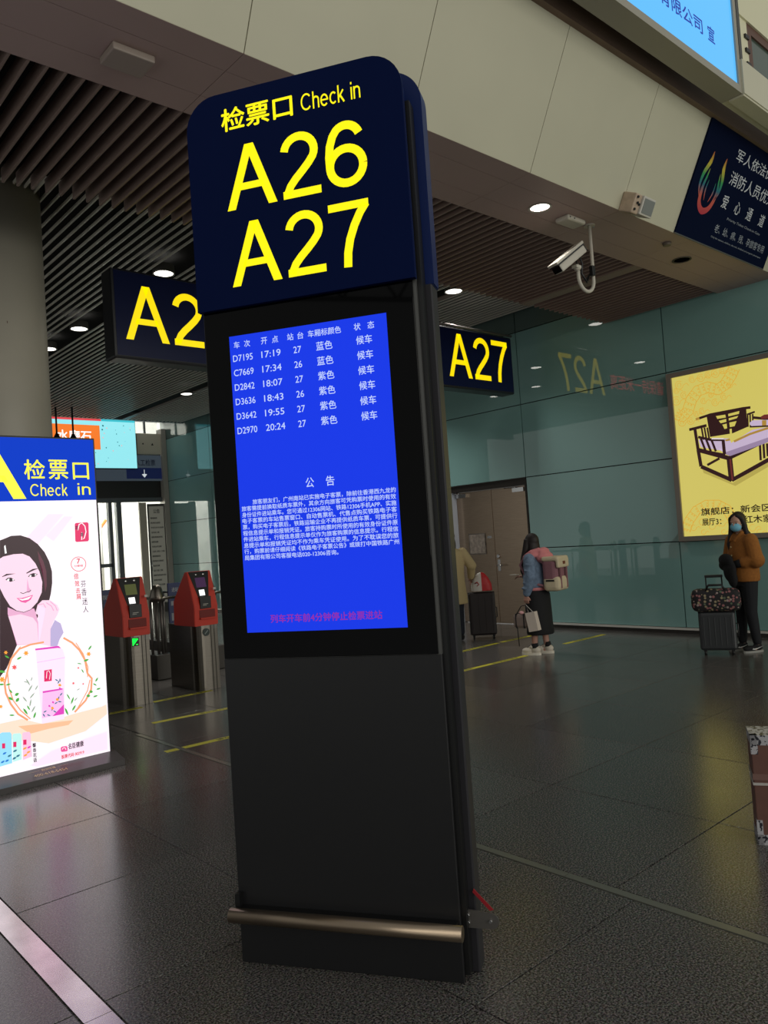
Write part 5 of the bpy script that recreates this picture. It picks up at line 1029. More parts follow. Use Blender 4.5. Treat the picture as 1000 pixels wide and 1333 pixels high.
# ---- hanging gate signs
def hanging_sign(x0, x1, y, z0, z1, txt, tx, label, rods, name='hanging_sign'):
    t = thing(name, label, 'sign', ((x0 + x1) / 2, y, 5.21), 0, None)
    c = (x0 + x1) / 2; zz = 5.21
    bd = MB().box(x0 - c, x1 - c, 0.0, 0.26, z0 - zz, z1 - zz, bev=0.025).obj('case', mat('sign_case', (26, 27, 32), 0.4), t)
    MB().box(x0 - c + 0.03, x1 - c - 0.03, -0.004, 0.01, z0 - zz + 0.03, z1 - zz - 0.03).obj('face', mat('sign_navy', (17, 25, 60), 0.3, spec=0.2, noise=0.04), t)
    Print().text(txt, tx[0] - c, tx[1] - c, tx[2] - zz, tx[3] - zz, -0.006, 0.012).obj('lettering', YEL2, t)
    for hx in rods: MB().tube([(hx, 0.13, z1 - zz), (hx, 0.13, 0.15)], 0.015, 8).obj('hanger_rod', ALU, t)
    return t
hanging_sign(3.375, 5.03, 7.78, 3.68, 4.635, 'A26', (3.505, 4.85, 3.885, 4.475), 'black gate sign with lit yellow lettering hanging left of the kiosk', (0.35, 0.75))
s2 = hanging_sign(8.235, 9.90, 7.78, 3.76, 4.665, 'A27', (8.41, 9.77, 3.925, 4.575), 'navy gate sign reading A27 hanging right of the kiosk', (-0.80, -0.74))
MB().tube([(-0.87, -0.02, -0.53), (0.81, -0.02, -0.53)], 0.02, 8).obj('top_rail', ALU, s2)
led = thing('text_display', 'red scrolling text display hanging between the two gate signs, hidden behind the kiosk', 'sign', (7.05, 7.86, 5.21))
MB().box(-1.0, 1.13, 0, 0.16, -1.15, -0.80, bev=0.01).obj('case', BLACKP, led)
Print().text('请保持一米距离', -0.9, 1.03, -1.12, -0.84, -0.003, 0.0).obj('lettering', mat('led_red', (255, 50, 60), emit=1.5), led)
for hx in (-0.8, 0.9): MB().tube([(hx, 0.08, -0.8), (hx, 0.08, 0.15)], 0.012, 8).obj('hanger_rod', ALU, led)

# ---- blue light box up in the hall
B = thing('blue_light_box', 'large glowing sky blue light box high above the bulkhead', 'light box', (5.8, 3.0, 5.57))
MB().box(-2.2, 1.76, 0.0, 0.20, 0.0, 0.07).box(1.70, 1.76, 0.0, 0.20, 0.07, 2.3).box(-2.2, 1.76, 0.02, 0.20, 0.07, 2.3).obj('case', mat('light_box_frame', (150, 146, 132), 0.4), B)
fb = Print().rect(-2.15, 1.70, 0.07, 2.25, 0.0165)
fbo = fb.obj('face', mat('sky_blue_face', (86, 182, 252), 0.2, emit=0.95), B)
Print().text('中国铁路广州局集团有限公司', -1.44, 1.06, 0.305, 0.445, 0.0150, 0.015).text('宣', 1.16, 1.29, 0.305, 0.445, 0.0150, 0.015).obj('lettering', mat('blue_ink', (30, 60, 190), emit=0.5), fbo)

# ---- priority gate sign on the bulkhead
PS = thing('priority_sign', 'dark navy priority gate sign with white lettering on the sloping bulkhead', 'sign', (8.87, 3.905, 4.6))
def PM(): return Matrix.Rotation(ANG, 4, 'X')
face = MB().box(7.795 - 8.87, 9.955 - 8.87, -0.02, 0.0, 0.008, 1.118, M=PM()).obj('panel', NAVYD, PS)
wh = mat('white_print', (200, 204, 210), 0.5)
P = Print(); c0 = 8.87
P.text('军人依法优先', 8.480 - c0, 9.56 - c0, 0.885, 1.005, -0.0215, 0.004)
P.text('消防人员优先', 8.495 - c0, 9.62 - c0, 0.655, 0.790, -0.0215, 0.004)
for t, x in (('爱', 8.495), ('心', 8.80), ('通', 9.10), ('道', 9.43)): P.text(t, x - c0, x + 0.13 - c0, 0.415, 0.545, -0.0215, 0.004)
P.obj('lettering', wh, face, M=PM())
P = Print(); P.text('Priority Ticket Check-in Gate', 8.72 - c0, 9.565 - c0, 0.318, 0.352, -0.0215)
P.text('老、幼、病、残、孕旅客专用', 8.53 - c0, 9.79 - c0, 0.160, 0.248, -0.0215, 0.002)
P.text('Only for seniors, children, the sick, disabled and pregnant passengers', 8.51 - c0, 9.78 - c0, 0.094, 0.118, -0.0215)
P.obj('lettering', mat('grey_print', (150, 156, 166), 0.5), face, M=PM())
def ribbon(pts, w):
    n = len(pts); A_, B_ = [], []
    for i, (x, z) in enumerate(pts):
        a, b = pts[max(0, i - 1)], pts[min(n - 1, i + 1)]; dx, dz = b[0] - a[0], b[1] - a[1]; l = math.hypot(dx, dz)
        A_.append((x - dz / l * w[i], z + dx / l * w[i])); B_.append((x + dz / l * w[i], z - dx / l * w[i]))
    return A_, B_
def emblem():
    m = bpy.data.materials.new('rainbow_print'); m.use_nodes = True; nt = m.node_tree; b = nt.nodes['Principled BSDF']; b.inputs['Roughness'].default_value = 0.5
    g = nt.nodes.new('ShaderNodeTexCoord'); s = nt.nodes.new('ShaderNodeSeparateXYZ'); mr = nt.nodes.new('ShaderNodeMapRange'); r = nt.nodes.new('ShaderNodeValToRGB')
    mr.inputs['From Min'].default_value = 0.22; mr.inputs['From Max'].default_value = 0.78
    nt.links.new(g.outputs['Object'], s.inputs[0]); nt.links.new(s.outputs['Z'], mr.inputs['Value']); nt.links.new(mr.outputs['Result'], r.inputs['Fac']); nt.links.new(r.outputs['Color'], b.inputs['Base Color'])
    e = r.color_ramp.elements; e[0].position = 0.0; e[0].color = (0.45, 0.02, 0.05, 1); e[1].position = 1.0; e[1].color = (0.42, 0.03, 0.03, 1)
    for p, c in ((0.28, (0.55, 0.10, 0.06, 1)), (0.45, (0.02, 0.14, 0.20, 1)), (0.6, (0.03, 0.30, 0.08, 1)), (0.78, (0.55, 0.45, 0.04, 1))): x = e.new(p); x.color = c
    return m
EB = bmesh.new()
for pts, w in ((((8.03, .86), (8.02, .76), (7.96, .64), (7.95, .52), (8.00, .42)), (.004, .028, .026, .018, .002)), (((8.31, .86), (8.31, .76), (8.36, .64), (8.36, .52), (8.30, .42)), (.004, .028, .026, .018, .002)),
               (((8.05, .70), (8.04, .62), (8.02, .50), (8.05, .36), (8.16, .30), (8.28, .36), (8.33, .50), (8.30, .62), (8.28, .70)), (.002, .014, .024, .03, .034, .03, .024, .014, .002)),
               (((8.10, .60), (8.09, .50), (8.12, .40)), (.002, .012, .002)), (((8.25, .60), (8.25, .50), (8.21, .40)), (.002, .012, .002))):
    n = len(pts); P2, W2 = [], []                            # smooth the outline
    for i in range(n - 1):
        a, b, c, d = pts[max(0, i - 1)], pts[i], pts[i + 1], pts[min(n - 1, i + 2)]
        for k in range(6):
            t = k / 6
            P2.append(tuple(0.5 * (2 * b[j] + (c[j] - a[j]) * t + (2 * a[j] - 5 * b[j] + 4 * c[j] - d[j]) * t * t + (3 * b[j] - a[j] - 3 * c[j] + d[j]) * t ** 3) for j in (0, 1)))
            W2.append(w[i] + (w[i + 1] - w[i]) * t)
    P2.append(pts[-1]); W2.append(w[-1])
    A_, B_ = ribbon(P2, W2)
    for i in range(len(A_) - 1):
        EB.faces.new([EB.verts.new((p[0] - c0, -0.0217, p[1])) for p in (A_[i], B_[i], B_[i + 1], A_[i + 1])])
bmesh.ops.transform(EB, matrix=PM(), verts=EB.verts)
me = bpy.data.meshes.new('emblem'); EB.to_mesh(me); EB.free(); me.materials.append(emblem()); link('emblem', me, face)
MB().box(7.795 - c0, 9.955 - c0, -0.022, 0.0, -0.004, 0.008, M=PM()).obj('edge_trim', ALU, PS)

# ---- poster light box on the glass wall
PO = thing('wall_light_box', 'large yellow light box picturing a dark wooden sofa on the glass wall', 'light box', (WX, 5.46, 1.30), R(-90))
W_ = 3.35
fr = MB().box(-0.01, W_, -0.10, 0.0, 0.0, 0.065).box(-0.01, W_, -0.10, 0.0, 2.285, 2.35).box(-0.01, 0.062, -0.10, 0.0, 0.065, 2.285).box(W_ - 0.065, W_, -0.10, 0.0, 0.065, 2.285)
fr.obj('frame', mat('poster_frame', (140, 132, 122), 0.4, metal=0.4), PO)
PMM = dict(gold=(228, 176, 62), wood=(60, 26, 24), wood_dark=(46, 18, 20), wood_red=(110, 44, 40), cushion=(206, 186, 214), cushion_shade=(160, 138, 170), gold_dark=(180, 140, 60), poster=(214, 200, 96), white=(232, 220, 222), shade=(190, 174, 84))
PMM = {k: mat('poster_' + k, v, 0.3, emit=0.82) for k, v in PMM.items()}
pf = Print().rect(0.0, W_ - 0.06, 0.05, 2.30, -0.0690).obj('poster_face', mat('poster_paper', (219, 205, 104), 0.2, emit=0.82, ), PO)
print_list([(it[0], [(x, z - 1.30) for x, z in it[1]]) + tuple(it[2:]) for it in POSTER_PRINT], pf, -0.0700, 0.00001, PMM)
P = Print()
P.text('旗舰店：新会区河北大道', 0.333, 1.80, 1.638 - 1.30, 1.735 - 1.30, -0.074, 0.02).text('展厅3：', 0.338, 0.600, 1.500 - 1.30, 1.590 - 1.30, -0.074, 0.02).text('红木家具城', 0.905, 1.50, 1.497 - 1.30, 1.597 - 1.30, -0.074, 0.02)
P.obj('lettering', mat('poster_ink', (50, 36, 24), emit=0.5), pf)

# ---- video screen and direction sign at the far end
V = thing('video_screen', 'bright cyan video screen with an orange caption at the far end', 'screen', (8.20, 20.86, 4.05))
MB().box(-1.6, 1.32, 0, 0.12, -0.02, 1.50).obj('case', BLACKP, V)
MB().box(-1.2, -0.6, 0.12, 0.335, 0.4, 1.0).obj('wall_mount', BLACKP, V)
vf = Print().rect(-1.58, 1.31, 0.0, 1.43, -0.002).obj('face', mat('video_cyan', (150, 232, 240), emit=1.0), V)
Print().rect(-1.58, 0.35, 1.28, 1.43, -0.004).obj('red_band', mat('video_red', (232, 70, 80), emit=0.95), vf)
Print().rect(0.35, 1.31, 1.28, 1.43, -0.004).obj('cyan_band', mat('video_teal', (60, 200, 214), emit=0.9), vf)
Print().rect(-1.4, 0.30, 0.50, 1.16, -0.004).obj('orange_label', mat('video_orange', (246, 124, 44), emit=1.0), vf)
Print().text('水磨石', -0.84, 0.06, 0.72, 1.00, -0.006, 0.05).obj('lettering', mat('video_white', (255, 255, 255), emit=1.1), vf)
P1, P2 = Print(), Print(); rr = random.Random(3)
for k in range(70):
    x, z, r = rr.uniform(-1.5, 1.28), rr.uniform(0.06, 1.24), rr.uniform(0.008, 0.026)
    if x < 0.36 and z > 0.44: continue
    (P1 if k % 3 else P2).poly([(x + r * math.cos(a) * rr.uniform(.6, 1.3), z + r * math.sin(a) * rr.uniform(.6, 1.3)) for a in (0, 1.3, 2.6, 3.9, 5.1)], -0.004)
P1.obj('flecks', mat('video_fleck', (30, 120, 130), emit=0.8), vf); P2.obj('flecks', mat('video_fleck_light', (240, 190, 190), emit=0.9), vf)
DS = thing('direction_sign', 'grey and blue direction sign with a white down arrow over the exit', 'sign', (9.5, 21.0, 3.72))
MB().box(-1.1, 0.80, 0, 0.10, 0.0, 0.72).obj('panel', mat('sign_grey', (96, 110, 124), 0.4, emit=0.25), DS)
Print().rect(-0.25, 0.80, 0.05, 0.36, -0.002).obj('blue_panel', mat('sign_blue', (22, 34, 80), 0.3, emit=0.4), DS)
Print().text('人工检票', 0.02, 0.62, 0.42, 0.60, -0.003, 0.01).obj('lettering', mat('sign_ink', (26, 34, 70), 0.5), DS)
Print().rect(0.265, 0.285, 0.10, 0.31, -0.004).poly([(0.275, 0.08), (0.35, 0.17), (0.335, 0.185), (0.275, 0.115), (0.215, 0.185), (0.20, 0.17)], -0.0041).obj('arrow', mat('sign_white', (230, 236, 240), emit=0.6), DS)
AB = thing('wall_box', 'beige metal equipment box on the far wall beside the video screen', 'box', (9.98, 20.95, 4.46))
MB().box(-0.40, 0.40, 0, 0.25, 0.0, 0.60, bev=0.02).obj('body', mat('box_beige', (214, 206, 186), 0.5), AB)
Print().poly([(0.02, 0.26), (0.10, 0.26), (0.06, 0.33)], -0.002).rect(-0.24, -0.20, 0.28, 0.32, -0.002).obj('warning_mark', BLACKP, AB)
MB().tube([(0.36, 0.02, 0.02), (0.44, 0.0, 0.3), (0.38, 0.05, 0.7)], 0.015, 8).obj('cable', BLACKP, AB)
NB = thing('notice_board', 'tall framed notice board with black text beside the exit', 'board', (9.99, 20.95, 0))
MB().box(-0.20, 0.30, 0.0, 0.05, 0.0, 3.05).obj('frame', mat('board_frame', (70, 68, 64), 0.4), NB)
MB().box(-0.17, 0.27, -0.004, 0.0, 0.25, 2.98).obj('sheet', mat('board_sheet', (206, 204, 186), 0.4, emit=0.12), NB)  # faint emission stands in for daylight falling on the sheet
P = Print().text('公告', -0.04, 0.15, 2.78, 2.90, -0.006, 0.02)
for k in range(17): P.text(['请携带好随身物品有序进站', '旅客须知安全检查规定', '凭有效证件实名验票', '儿童老人请走人工通道'][k % 4], -0.14, 0.06 + 0.18 * ((k * 7) % 5) / 4, 2.62 - k * 0.135, 2.67 - k * 0.135, -0.006, 0.02)
P.obj('lettering', mat('board_ink', (30, 32, 34), 0.5), NB)

# ---- floor tape
def tape(x0, x1, y, label, y1=None):
    l = x1 - x0
    t = thing('floor_tape', label, 'tape', ((x0 + x1) / 2, y, 0.0), math.atan2((y1 - y) if y1 else 0, l), 'yellow queue lines taped on the floor')
    MB().box(-l / 2, l / 2, -0.036, 0.036, 0.0002, 0.0012).obj('tape_strip', TAPE, t)
    P = Print(); n = max(1, int(l / 0.75))
    for k in range(n):
        c = -l / 2 + (k + 0.5) * l / n
        P.text('请在黄线外等候', c - 0.25, c + 0.25, -0.023, 0.023, 0, 0.02)
    P.obj('lettering', TAPEB, t, M=Matrix.Translation((0, 0, 0.0016)) @ Matrix.Rotation(R(-90), 4, 'X'))
tape(2.95, 3.60, 8.12, 'short yellow tape in front of the gate by the advertising light box')
tape(3.80, 4.52, 8.27, 'short yellow tape between the two red topped gates')
tape(3.31, 4.75, 7.19, 'yellow tape on the floor a step in front of the gates', 7.05)
tape(2.89, 4.30, 6.08, 'yellow tape crossing the narrow steel floor strip', 6.00)
tape(4.75, 5.6, 8.28, 'yellow tape to the right of the gates beside the kiosk')
tape(6.30, 8.02, 6.43, 'long yellow tape ending at the feet of the woman with the backpack')
tape(9.03, 10.02, 6.57, 'yellow tape near the glass wall right of the woman with the backpack')
tape(7.60, 8.75, 7.49, 'yellow tape in front of the dark suitcase by the steel door', 7.55)
tape(8.83, 9.55, 7.53, 'faint yellow tape behind the woman with the backpack')

# ================================================================== FIXTURES ON THE SOFFIT
SC = thing('security_camera', 'white security camera on a hooked pole under the soffit', 'camera', (6.83, 4.285, 4.6))
CW = mat('camera_white', (190, 184, 170), 0.6)
MB().tube([(0, 0, 0), (0, 0, -0.012)], 0.055, 20).obj('flange', CW, SC)
hook = [(0, 0, -0.01), (0, 0, -0.56)] + [(-0.13 + 0.13 * math.cos(R(a)), 0, -0.56 - 0.13 * math.sin(R(a))) for a in range(15, 181, 15)] + [(-0.26, 0, -0.50)]
MB().tube(hook, 0.018, 12).obj('pole', CW, SC)
for bx in (-0.04, 0.04): MB().tube([(bx, -0.02, -0.012), (bx, -0.02, -0.02)], 0.007, 8).obj('bolt', CHROME, SC)
CM = Matrix.Translation((-0.40, 0.0, -0.41)) @ Matrix.Rotation(R(-15), 4, 'Z') @ Matrix.Rotation(R(-36), 4, 'Y')
body = MB(); body.box(-0.20, 0.19, -0.06, 0.06, -0.055, 0.02, M=CM, bev=0.012); bo = body.obj('camera_body', CW, SC)
MB().box(-0.225, 0.20, -0.068, 0.068, 0.032, 0.060, M=CM, bev=0.006).obj('sun_hood', CW, SC)
MB().box(-0.215, 0.19, -0.062, 0.062, 0.018, 0.034, M=CM).obj('hood_gap', BLACKP, SC)
MB().box(-0.206, -0.198, -0.052, 0.052, -0.045, 0.016, M=CM).obj('lens_window', BLACKG, SC)
MB().box(0.19, 0.205, -0.05, 0.05, -0.045, 0.05, M=CM).obj('rear_cap', BLACKP, SC)
MB().tube([(-0.26, 0, -0.50), (-0.29, 0, -0.46)], 0.03, 12).box(-0.32, -0.24, -0.03, 0.03, -0.49, -0.46, bev=0.004).obj('swivel_bracket', CW, SC)
MB().tube([(-0.22, 0, -0.36), (-0.16, 0.01, -0.42), (-0.20, 0.0, -0.52), (-0.12, 0, -0.60), (-0.06, 0.01, -0.52)], 0.009, 8).tube([(-0.26, 0.02, -0.38), (-0.18, 0.03, -0.50), (-0.10, 0.02, -0.56), (-0.02, 0.0, -0.46)], 0.007, 8).box(-0.05, 0.0, -0.03, 0.01, -0.52, -0.42, bev=0.004).obj('cables', BLACKP, SC)
JB = thing('junction_box', 'rounded beige junction box on the soffit beside the security camera', 'box', (6.53, 4.30, 4.6))
MB().box(-0.15, 0.15, -0.08, 0.08, -0.05, 0.0, bev=0.022).obj('cover', CW, JB)
for bx in (-0.12, -0.05): MB().tube([(bx, -0.078, -0.03), (bx, -0.084, -0.03)], 0.007, 8).obj('screw', BLACKP, JB)
SPM = Matrix.Translation((6.90, 3.905, 4.6)) @ Matrix.Rotation(ANG, 4, 'X')
FL = thing('wall_floodlight', 'small beige floodlight with grey window clamped to the lower edge of the bulkhead', 'light', (6.90, 3.89, 4.66))
def rel(M): return Matrix.Translation((-6.90, -3.89, -4.66)) @ M
MB().box(-0.16, -0.05, -0.15, 0.0, -0.01, 0.17, M=rel(SPM), bev=0.012).obj('bracket', mat('aged_beige', (182, 160, 138), 0.5, noise=0.1), FL)
MB().box(-0.05, 0.16, -0.17, -0.03, 0.0, 0.17, M=rel(SPM), bev=0.008).obj('body', WHITEP, FL)
MB().box(-0.03, 0.145, -0.175, -0.168, 0.02, 0.15, M=rel(SPM)).obj('window', mat('floodlight_glass', (128, 130, 126), 0.3), FL)
for bx, bz_ in ((-0.13, 0.14), (-0.13, 0.03), (-0.08, 0.08), (-0.11, 0.09)): MB().tube([rel(SPM) @ Vector((bx, -0.15, bz_)), rel(SPM) @ Vector((bx, -0.162, bz_))], 0.012, 8).obj('knob', BLACKP, FL)
DT = thing('soffit_hatch', 'small square beige box fixed under the soffit above the slats', 'box', (2.06, 4.33, 4.6))
MB().box(-0.13, 0.13, -0.10, 0.10, -0.045, 0.0, bev=0.008).obj('cover', mat('hatch_beige', (160, 146, 136), 0.5), DT)
SD = thing('soffit_sensor', 'tiny round sensor on the soffit to the right of the camera pole', 'sensor', (8.02, 4.1, 4.6))
MB().tube([(0, 0, 0), (0, 0, -0.03)], [0.05, 0.04], 16).obj('body', mat('hatch_beige2', (110, 100, 88), 0.5), SD)

# ================================================================== TICKET GATES
RED = mat('gate_red', (206, 58, 40), 0.42)
def gate(dx, dy, label, lit):
    t = thing('ticket_gate', label, 'ticket gate', (3.64 + dx, 8.25 + dy, 0), 0, None)
    pts = [(0.145, 0.0), (0.145, 0.70), (-0.13, 0.70), (-0.13, 0.14)]
    for k in range(1, 7): a = R(180 + 90 * k / 7); pts.append((0.0 + 0.13 * math.cos(a), 0.14 + 0.14 * math.sin(a)))
    pts.append((0.04, 0.0))
    MB().plan(pts, 0.0, 0.76).obj('pedestal', STEEL, t)
    MB().box(0.055, 0.062, -0.004, 0.0, 0.0, 0.76).box(0.098, 0.105, -0.004, 0.0, 0.0, 0.76).obj('seam', mat('steel_seam', (60, 56, 50), 0.4, metal=0.6), t)
    # red head: profile in y,z swept across x, narrower towards the bottom front
    prof = [(-0.02, 0.75), (-0.03, 0.98), (0.10, 1.385), (0.16, 1.385), (0.48, 1.04), (0.50, 0.75)]
    h = MB(); h.prism([(y, z) for y, z in prof], -0.155, 0.152, bev=0.006)
    me = h.mesh('head', RED)
    for v in me.vertices: v.co = (v.co.y, v.co.x, v.co.z)
    me.flip_normals()
    hd = link('head', me, t)
    # control panel on the sloping front
    slope = math.atan2(0.13, 0.405)
    CMx = Matrix.Translation((0, -0.03, 0.98)) @ Matrix.Rotation(-slope, 4, 'X')
    pn = MB(); pn.prism([(-0.075, 0.10), (0.055, 0.10), (0.12, 0.42), (-0.14, 0.42)], -0.006, 0.003, M=CMx)
    p = pn.obj('control_panel', BLACKP, t)
    Print().rect(-0.075, 0.055, 0.225, 0.345, -0.0075).obj('display', mat('gate_display_green', (92, 98, 52), emit=0.55) if lit else mat('gate_display_violet', (72, 40, 82), emit=0.55), p, M=CMx)
    Print().rect(-0.055, 0.015, 0.125, 0.195, -0.0075).obj('scanner_light', mat('scanner_white', (255, 255, 255), emit=1.3), p, M=CMx)
    for bx in (-0.05, 0.045): MB().ell((bx, -0.008, 0.385), (0.018, 0.008, 0.014), sub=2).obj('lens', CHROME, p)
    for o in p.children:
        if o.name.startswith('lens'):
            o.data.transform(CMx)
    MB().box(-0.080, 0.060, -0.045, -0.02, 0.95, 1.09, bev=0.004).obj('card_slot', mat('slot_black', (10, 10, 11), 0.35), t)
    MB().box(-0.045, 0.02, -0.047, -0.045, 1.00, 1.006).box(-0.05, 0.0, -0.047, -0.045, 0.985, 0.99).obj('slot_label', WHITEP, t)
    MB().box(-0.09, 0.11, -0.034, -0.02, 0.845, 0.935).obj('tray_recess', mat('tray_dark_red', (120, 30, 24), 0.6), t)
    MB().box(-0.09, 0.11, -0.06, -0.02, 0.828, 0.845, bev=0.003).obj('tray_lip', RED, t)
    if lit:
        Print().rect(-0.055, 0.025, 0.64, 0.73, -0.0042).obj('arrow_window', BLACKP, t)
        Print().poly([(-0.05, 0.725), (-0.04, 0.725), (-0.04, 0.665), (0.01, 0.72), (0.017, 0.712), (-0.045, 0.645), (-0.05, 0.648)], -0.0052).rect(-0.01, 0.012, 0.652, 0.660, -0.0052).obj('green_arrow', mat('led_green', (20, 255, 70), emit=1.4), t)
    else:
        MB().tube([(-0.005, -0.002, 0.67), (-0.005, -0.008, 0.67)], 0.045, 24).obj('indicator_disc', mat('disc_dark', (60, 66, 64), 0.3, metal=0.5), t)
        Print().poly([(-0.03, 0.655), (-0.022, 0.645), (0.02, 0.685), (0.012, 0.695)], -0.0095).obj('indicator_bar', mat('disc_bar', (120, 130, 126), 0.4), t)
    MB().box(0.085, 0.143, -0.003, 0.02, 0.70, 0.76).obj('corner_lock', ALU, t)
    MB().box(0.105, 0.14, -0.034, -0.028, 1.16, 1.185).obj('sticker', WHITEP, t)
    return t
gate(0.0, 0.0, 'red topped steel ticket gate with green arrow beside the light box', True)
gate(0.895, 0.09, 'red topped steel ticket gate next to the kiosk, display glowing violet', False)

def turnstile(x, y, label, group='turnstile posts behind the gates'):
    t = thing('turnstile_post', label, 'turnstile', (x, y, 0), 0, group)
    MB().box(-0.12, 0.12, -0.05, 1.9, 0, 0.32, bev=0.01).obj('plinth', mat('plinth_dark', (74, 70, 66), 0.4, metal=0.5), t)
    for bx, by in ((-0.09, 0), (-0.03, -0.05), (0.03, -0.05), (0.09, 0)): MB().tube([(bx, by + 0.12, 0.32), (bx, by + 0.12, 1.05)], 0.019, 12).obj('bar', ALU, t)
    MB().loft([(0, 0.10, 1.00, .10, .10), (0, 0.10, 1.05, .10, .10), (0, 0.10, 1.17, .065, .065), (0, 0.10, 1.215, .045, .045), (0, 0.10, 1.225, .015, .015)], seg=24).obj('dome_cap', STEEL, t)
    MB().tube([(-0.12, 0.02, 1.04), (0.22, 0.02, 1.04)], 0.018, 10).tube([(0.0, 0.1, 1.04), (0.0, 1.8, 1.04)], 0.018, 10).tube([(0.0, 1.8, 0.32), (0.0, 1.8, 1.04)], 0.018, 10).obj('rail', STEEL, t)
    return t
turnstile(4.60, 9.62, 'domed steel turnstile post with vertical bars between the two gates')
turnstile(5.38, 9.66, 'domed steel turnstile post just right of the second gate, cut by the kiosk')
turnstile(3.62, 9.60, 'domed steel turnstile post behind the advertising light box')
def board(x, y, w, label):
    t = thing('blue_notice_panel', label, 'notice panel', (x, y, 0), 0, 'blue notice panels behind the gates')
    MB().box(0, w, 0, 0.03, 0.34, 1.22, bev=0.004).obj('panel', mat('notice_blue', (30, 44, 92), 0.4), t)
    MB().box(0.01, 0.03, 0.005, 0.025, 0.0, 0.34).box(w - 0.03, w - 0.01, 0.005, 0.025, 0.0, 0.34).obj('stand', ALU, t)
    Print().rect(0.03, 0.10, 0.72, 0.82, -0.002).rect(0.03, 0.10, 0.53, 0.63, -0.002).rect(0.03, 0.09, 0.92, 0.98, -0.002).obj('notice_square', mat('notice_white', (150, 154, 160), 0.5), t)
    Print().text('进站须知', 0.05, w - 0.03, 1.10, 1.16, -0.002, 0.02).obj('lettering', mat('notice_white', (150, 154, 160), 0.5), t)
board(4.80, 9.80, 0.27, 'dark blue notice panel between the turnstile post and the second gate')
board(3.76, 9.56, 0.20, 'dark blue notice panel half hidden behind the first gate')

# sign hung behind the light box: only its two thin rods show
t = thing('rod_hung_sign', 'two thin black rods of a sign hung behind the advertising light box', 'sign', (6.78, 18.6, 5.21))
for px in (-0.22, 0.16):
    rd_ = MB().tube([(px, 0, 0.15), (px, 0, -0.64)], 0.022, 8).obj('rod', BLACKP, t)
    MB().loft([(px, 0, -0.80, .13, .06), (px, 0, -0.70, .07, .05), (px, 0, -0.62, .03, .03)], seg=12).obj('foot', BLACKP, rd_)
MB().box(-0.9, 0.3, -0.02, 0.02, -1.3, -0.80, bev=0.004).obj('hanging_board', BLACKP, t)
# ================================================================== PEOPLE AND LUGGAGE
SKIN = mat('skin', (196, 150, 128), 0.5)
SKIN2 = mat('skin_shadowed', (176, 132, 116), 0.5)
HAIR = mat('black_hair', (27, 17, 16), 0.62, noise=0.3, nscale=60, aniso=(6, 6, 0.6))
def hand(mb, wrist, d, palm_n, s=1.0, curl=0.5, side=1):
    """palm, four unequal fingers and a thumb leaving the side of the palm"""
    w = Vector(wrist); d = Vector(d).normalized(); n = Vector(palm_n).normalized(); n = (n - d * n.dot(d)).normalized()
    sd = d.cross(n) * side
    for k in (-1, -0.33, 0.33, 1):
        mb.tube([w + sd * 0.020 * k * s * 0.6, w + d * 0.085 * s + sd * 0.030 * k * s], [0.018 * s, 0.014 * s], 8)
    for k, l in ((-1, 0.060), (-0.33, 0.074), (0.33, 0.080), (1, 0.070)):
        b = w + d * 0.080 * s + sd * 0.031 * k * s
        d1 = (d + n * curl * 0.8).normalized(); d2 = (d + n * curl * 2.2).normalized(); d3 = (d * 0.6 + n * curl * 3.2).normalized()
        p1 = b + d1 * l * 0.45 * s; p2 = p1 + d2 * l * 0.32 * s; p3 = p2 + d3 * l * 0.25 * s
        mb.tube([b, p1, p2, p3], [0.0095 * s, 0.0088 * s, 0.0082 * s, 0.0065 * s], 8)
    b = w + d * 0.03 * s - sd * 0.022 * s * -1
    t1 = b + (d * 0.6 + sd * 0.8).normalized() * 0.035 * s; t2 = t1 + (d * 0.9 + sd * 0.2 + n * 0.5).normalized() * 0.032 * s
    mb.tube([b, t1, t2], [0.013 * s, 0.0105 * s, 0.008 * s], 8)
def limb(mb, pts, rr, seg=14):
    mb.tube(pts, rr, seg)
    for p, r in zip(pts, rr): mb.ell(p, r * 0.995, sub=2)
def head_shape_mb(mb, c, M):
    """c: centre of the head; faces local -y"""
    def e(o, r): mb.ell(Vector(c) + M @ Vector(o), r, M=M.to_4x4(), sub=3)
    e((0, 0.005, 0.02), (0.074, 0.092, 0.098))           # cranium
    e((0, -0.028, -0.035), (0.060, 0.062, 0.078))        # face
    e((0, -0.045, -0.088), (0.030, 0.030, 0.024))        # chin
    e((0, -0.094, -0.030), (0.011, 0.016, 0.022))        # nose
    e((0, -0.084, -0.064), (0.022, 0.010, 0.007))        # lips
    for s in (-1, 1):
        e((s * 0.074, 0.0, -0.02), (0.010, 0.018, 0.030))    # ears
        e((s * 0.030, -0.080, 0.012), (0.024, 0.010, 0.007)) # brow
        e((s * 0.040, -0.062, -0.042), (0.020, 0.020, 0.020))# cheek
def eyes(parent, c, M):
    for s in (-1, 1):
        p = Vector(c) + M @ Vector((s * 0.030, -0.082, -0.008))
        MB().ell(p, (0.014, 0.008, 0.007), M=M.to_4x4(), sub=2).obj('eye', mat('eye_white', (210, 204, 198), 0.3), parent)
        p = Vector(c) + M @ Vector((s * 0.030, -0.0895, -0.008))
        MB().ell(p, (0.006, 0.003, 0.006), M=M.to_4x4(), sub=2).obj('pupil', mat('pupil', (18, 12, 10), 0.2), parent)
def RZ(a): return Matrix.Rotation(R(a), 3, 'Z')

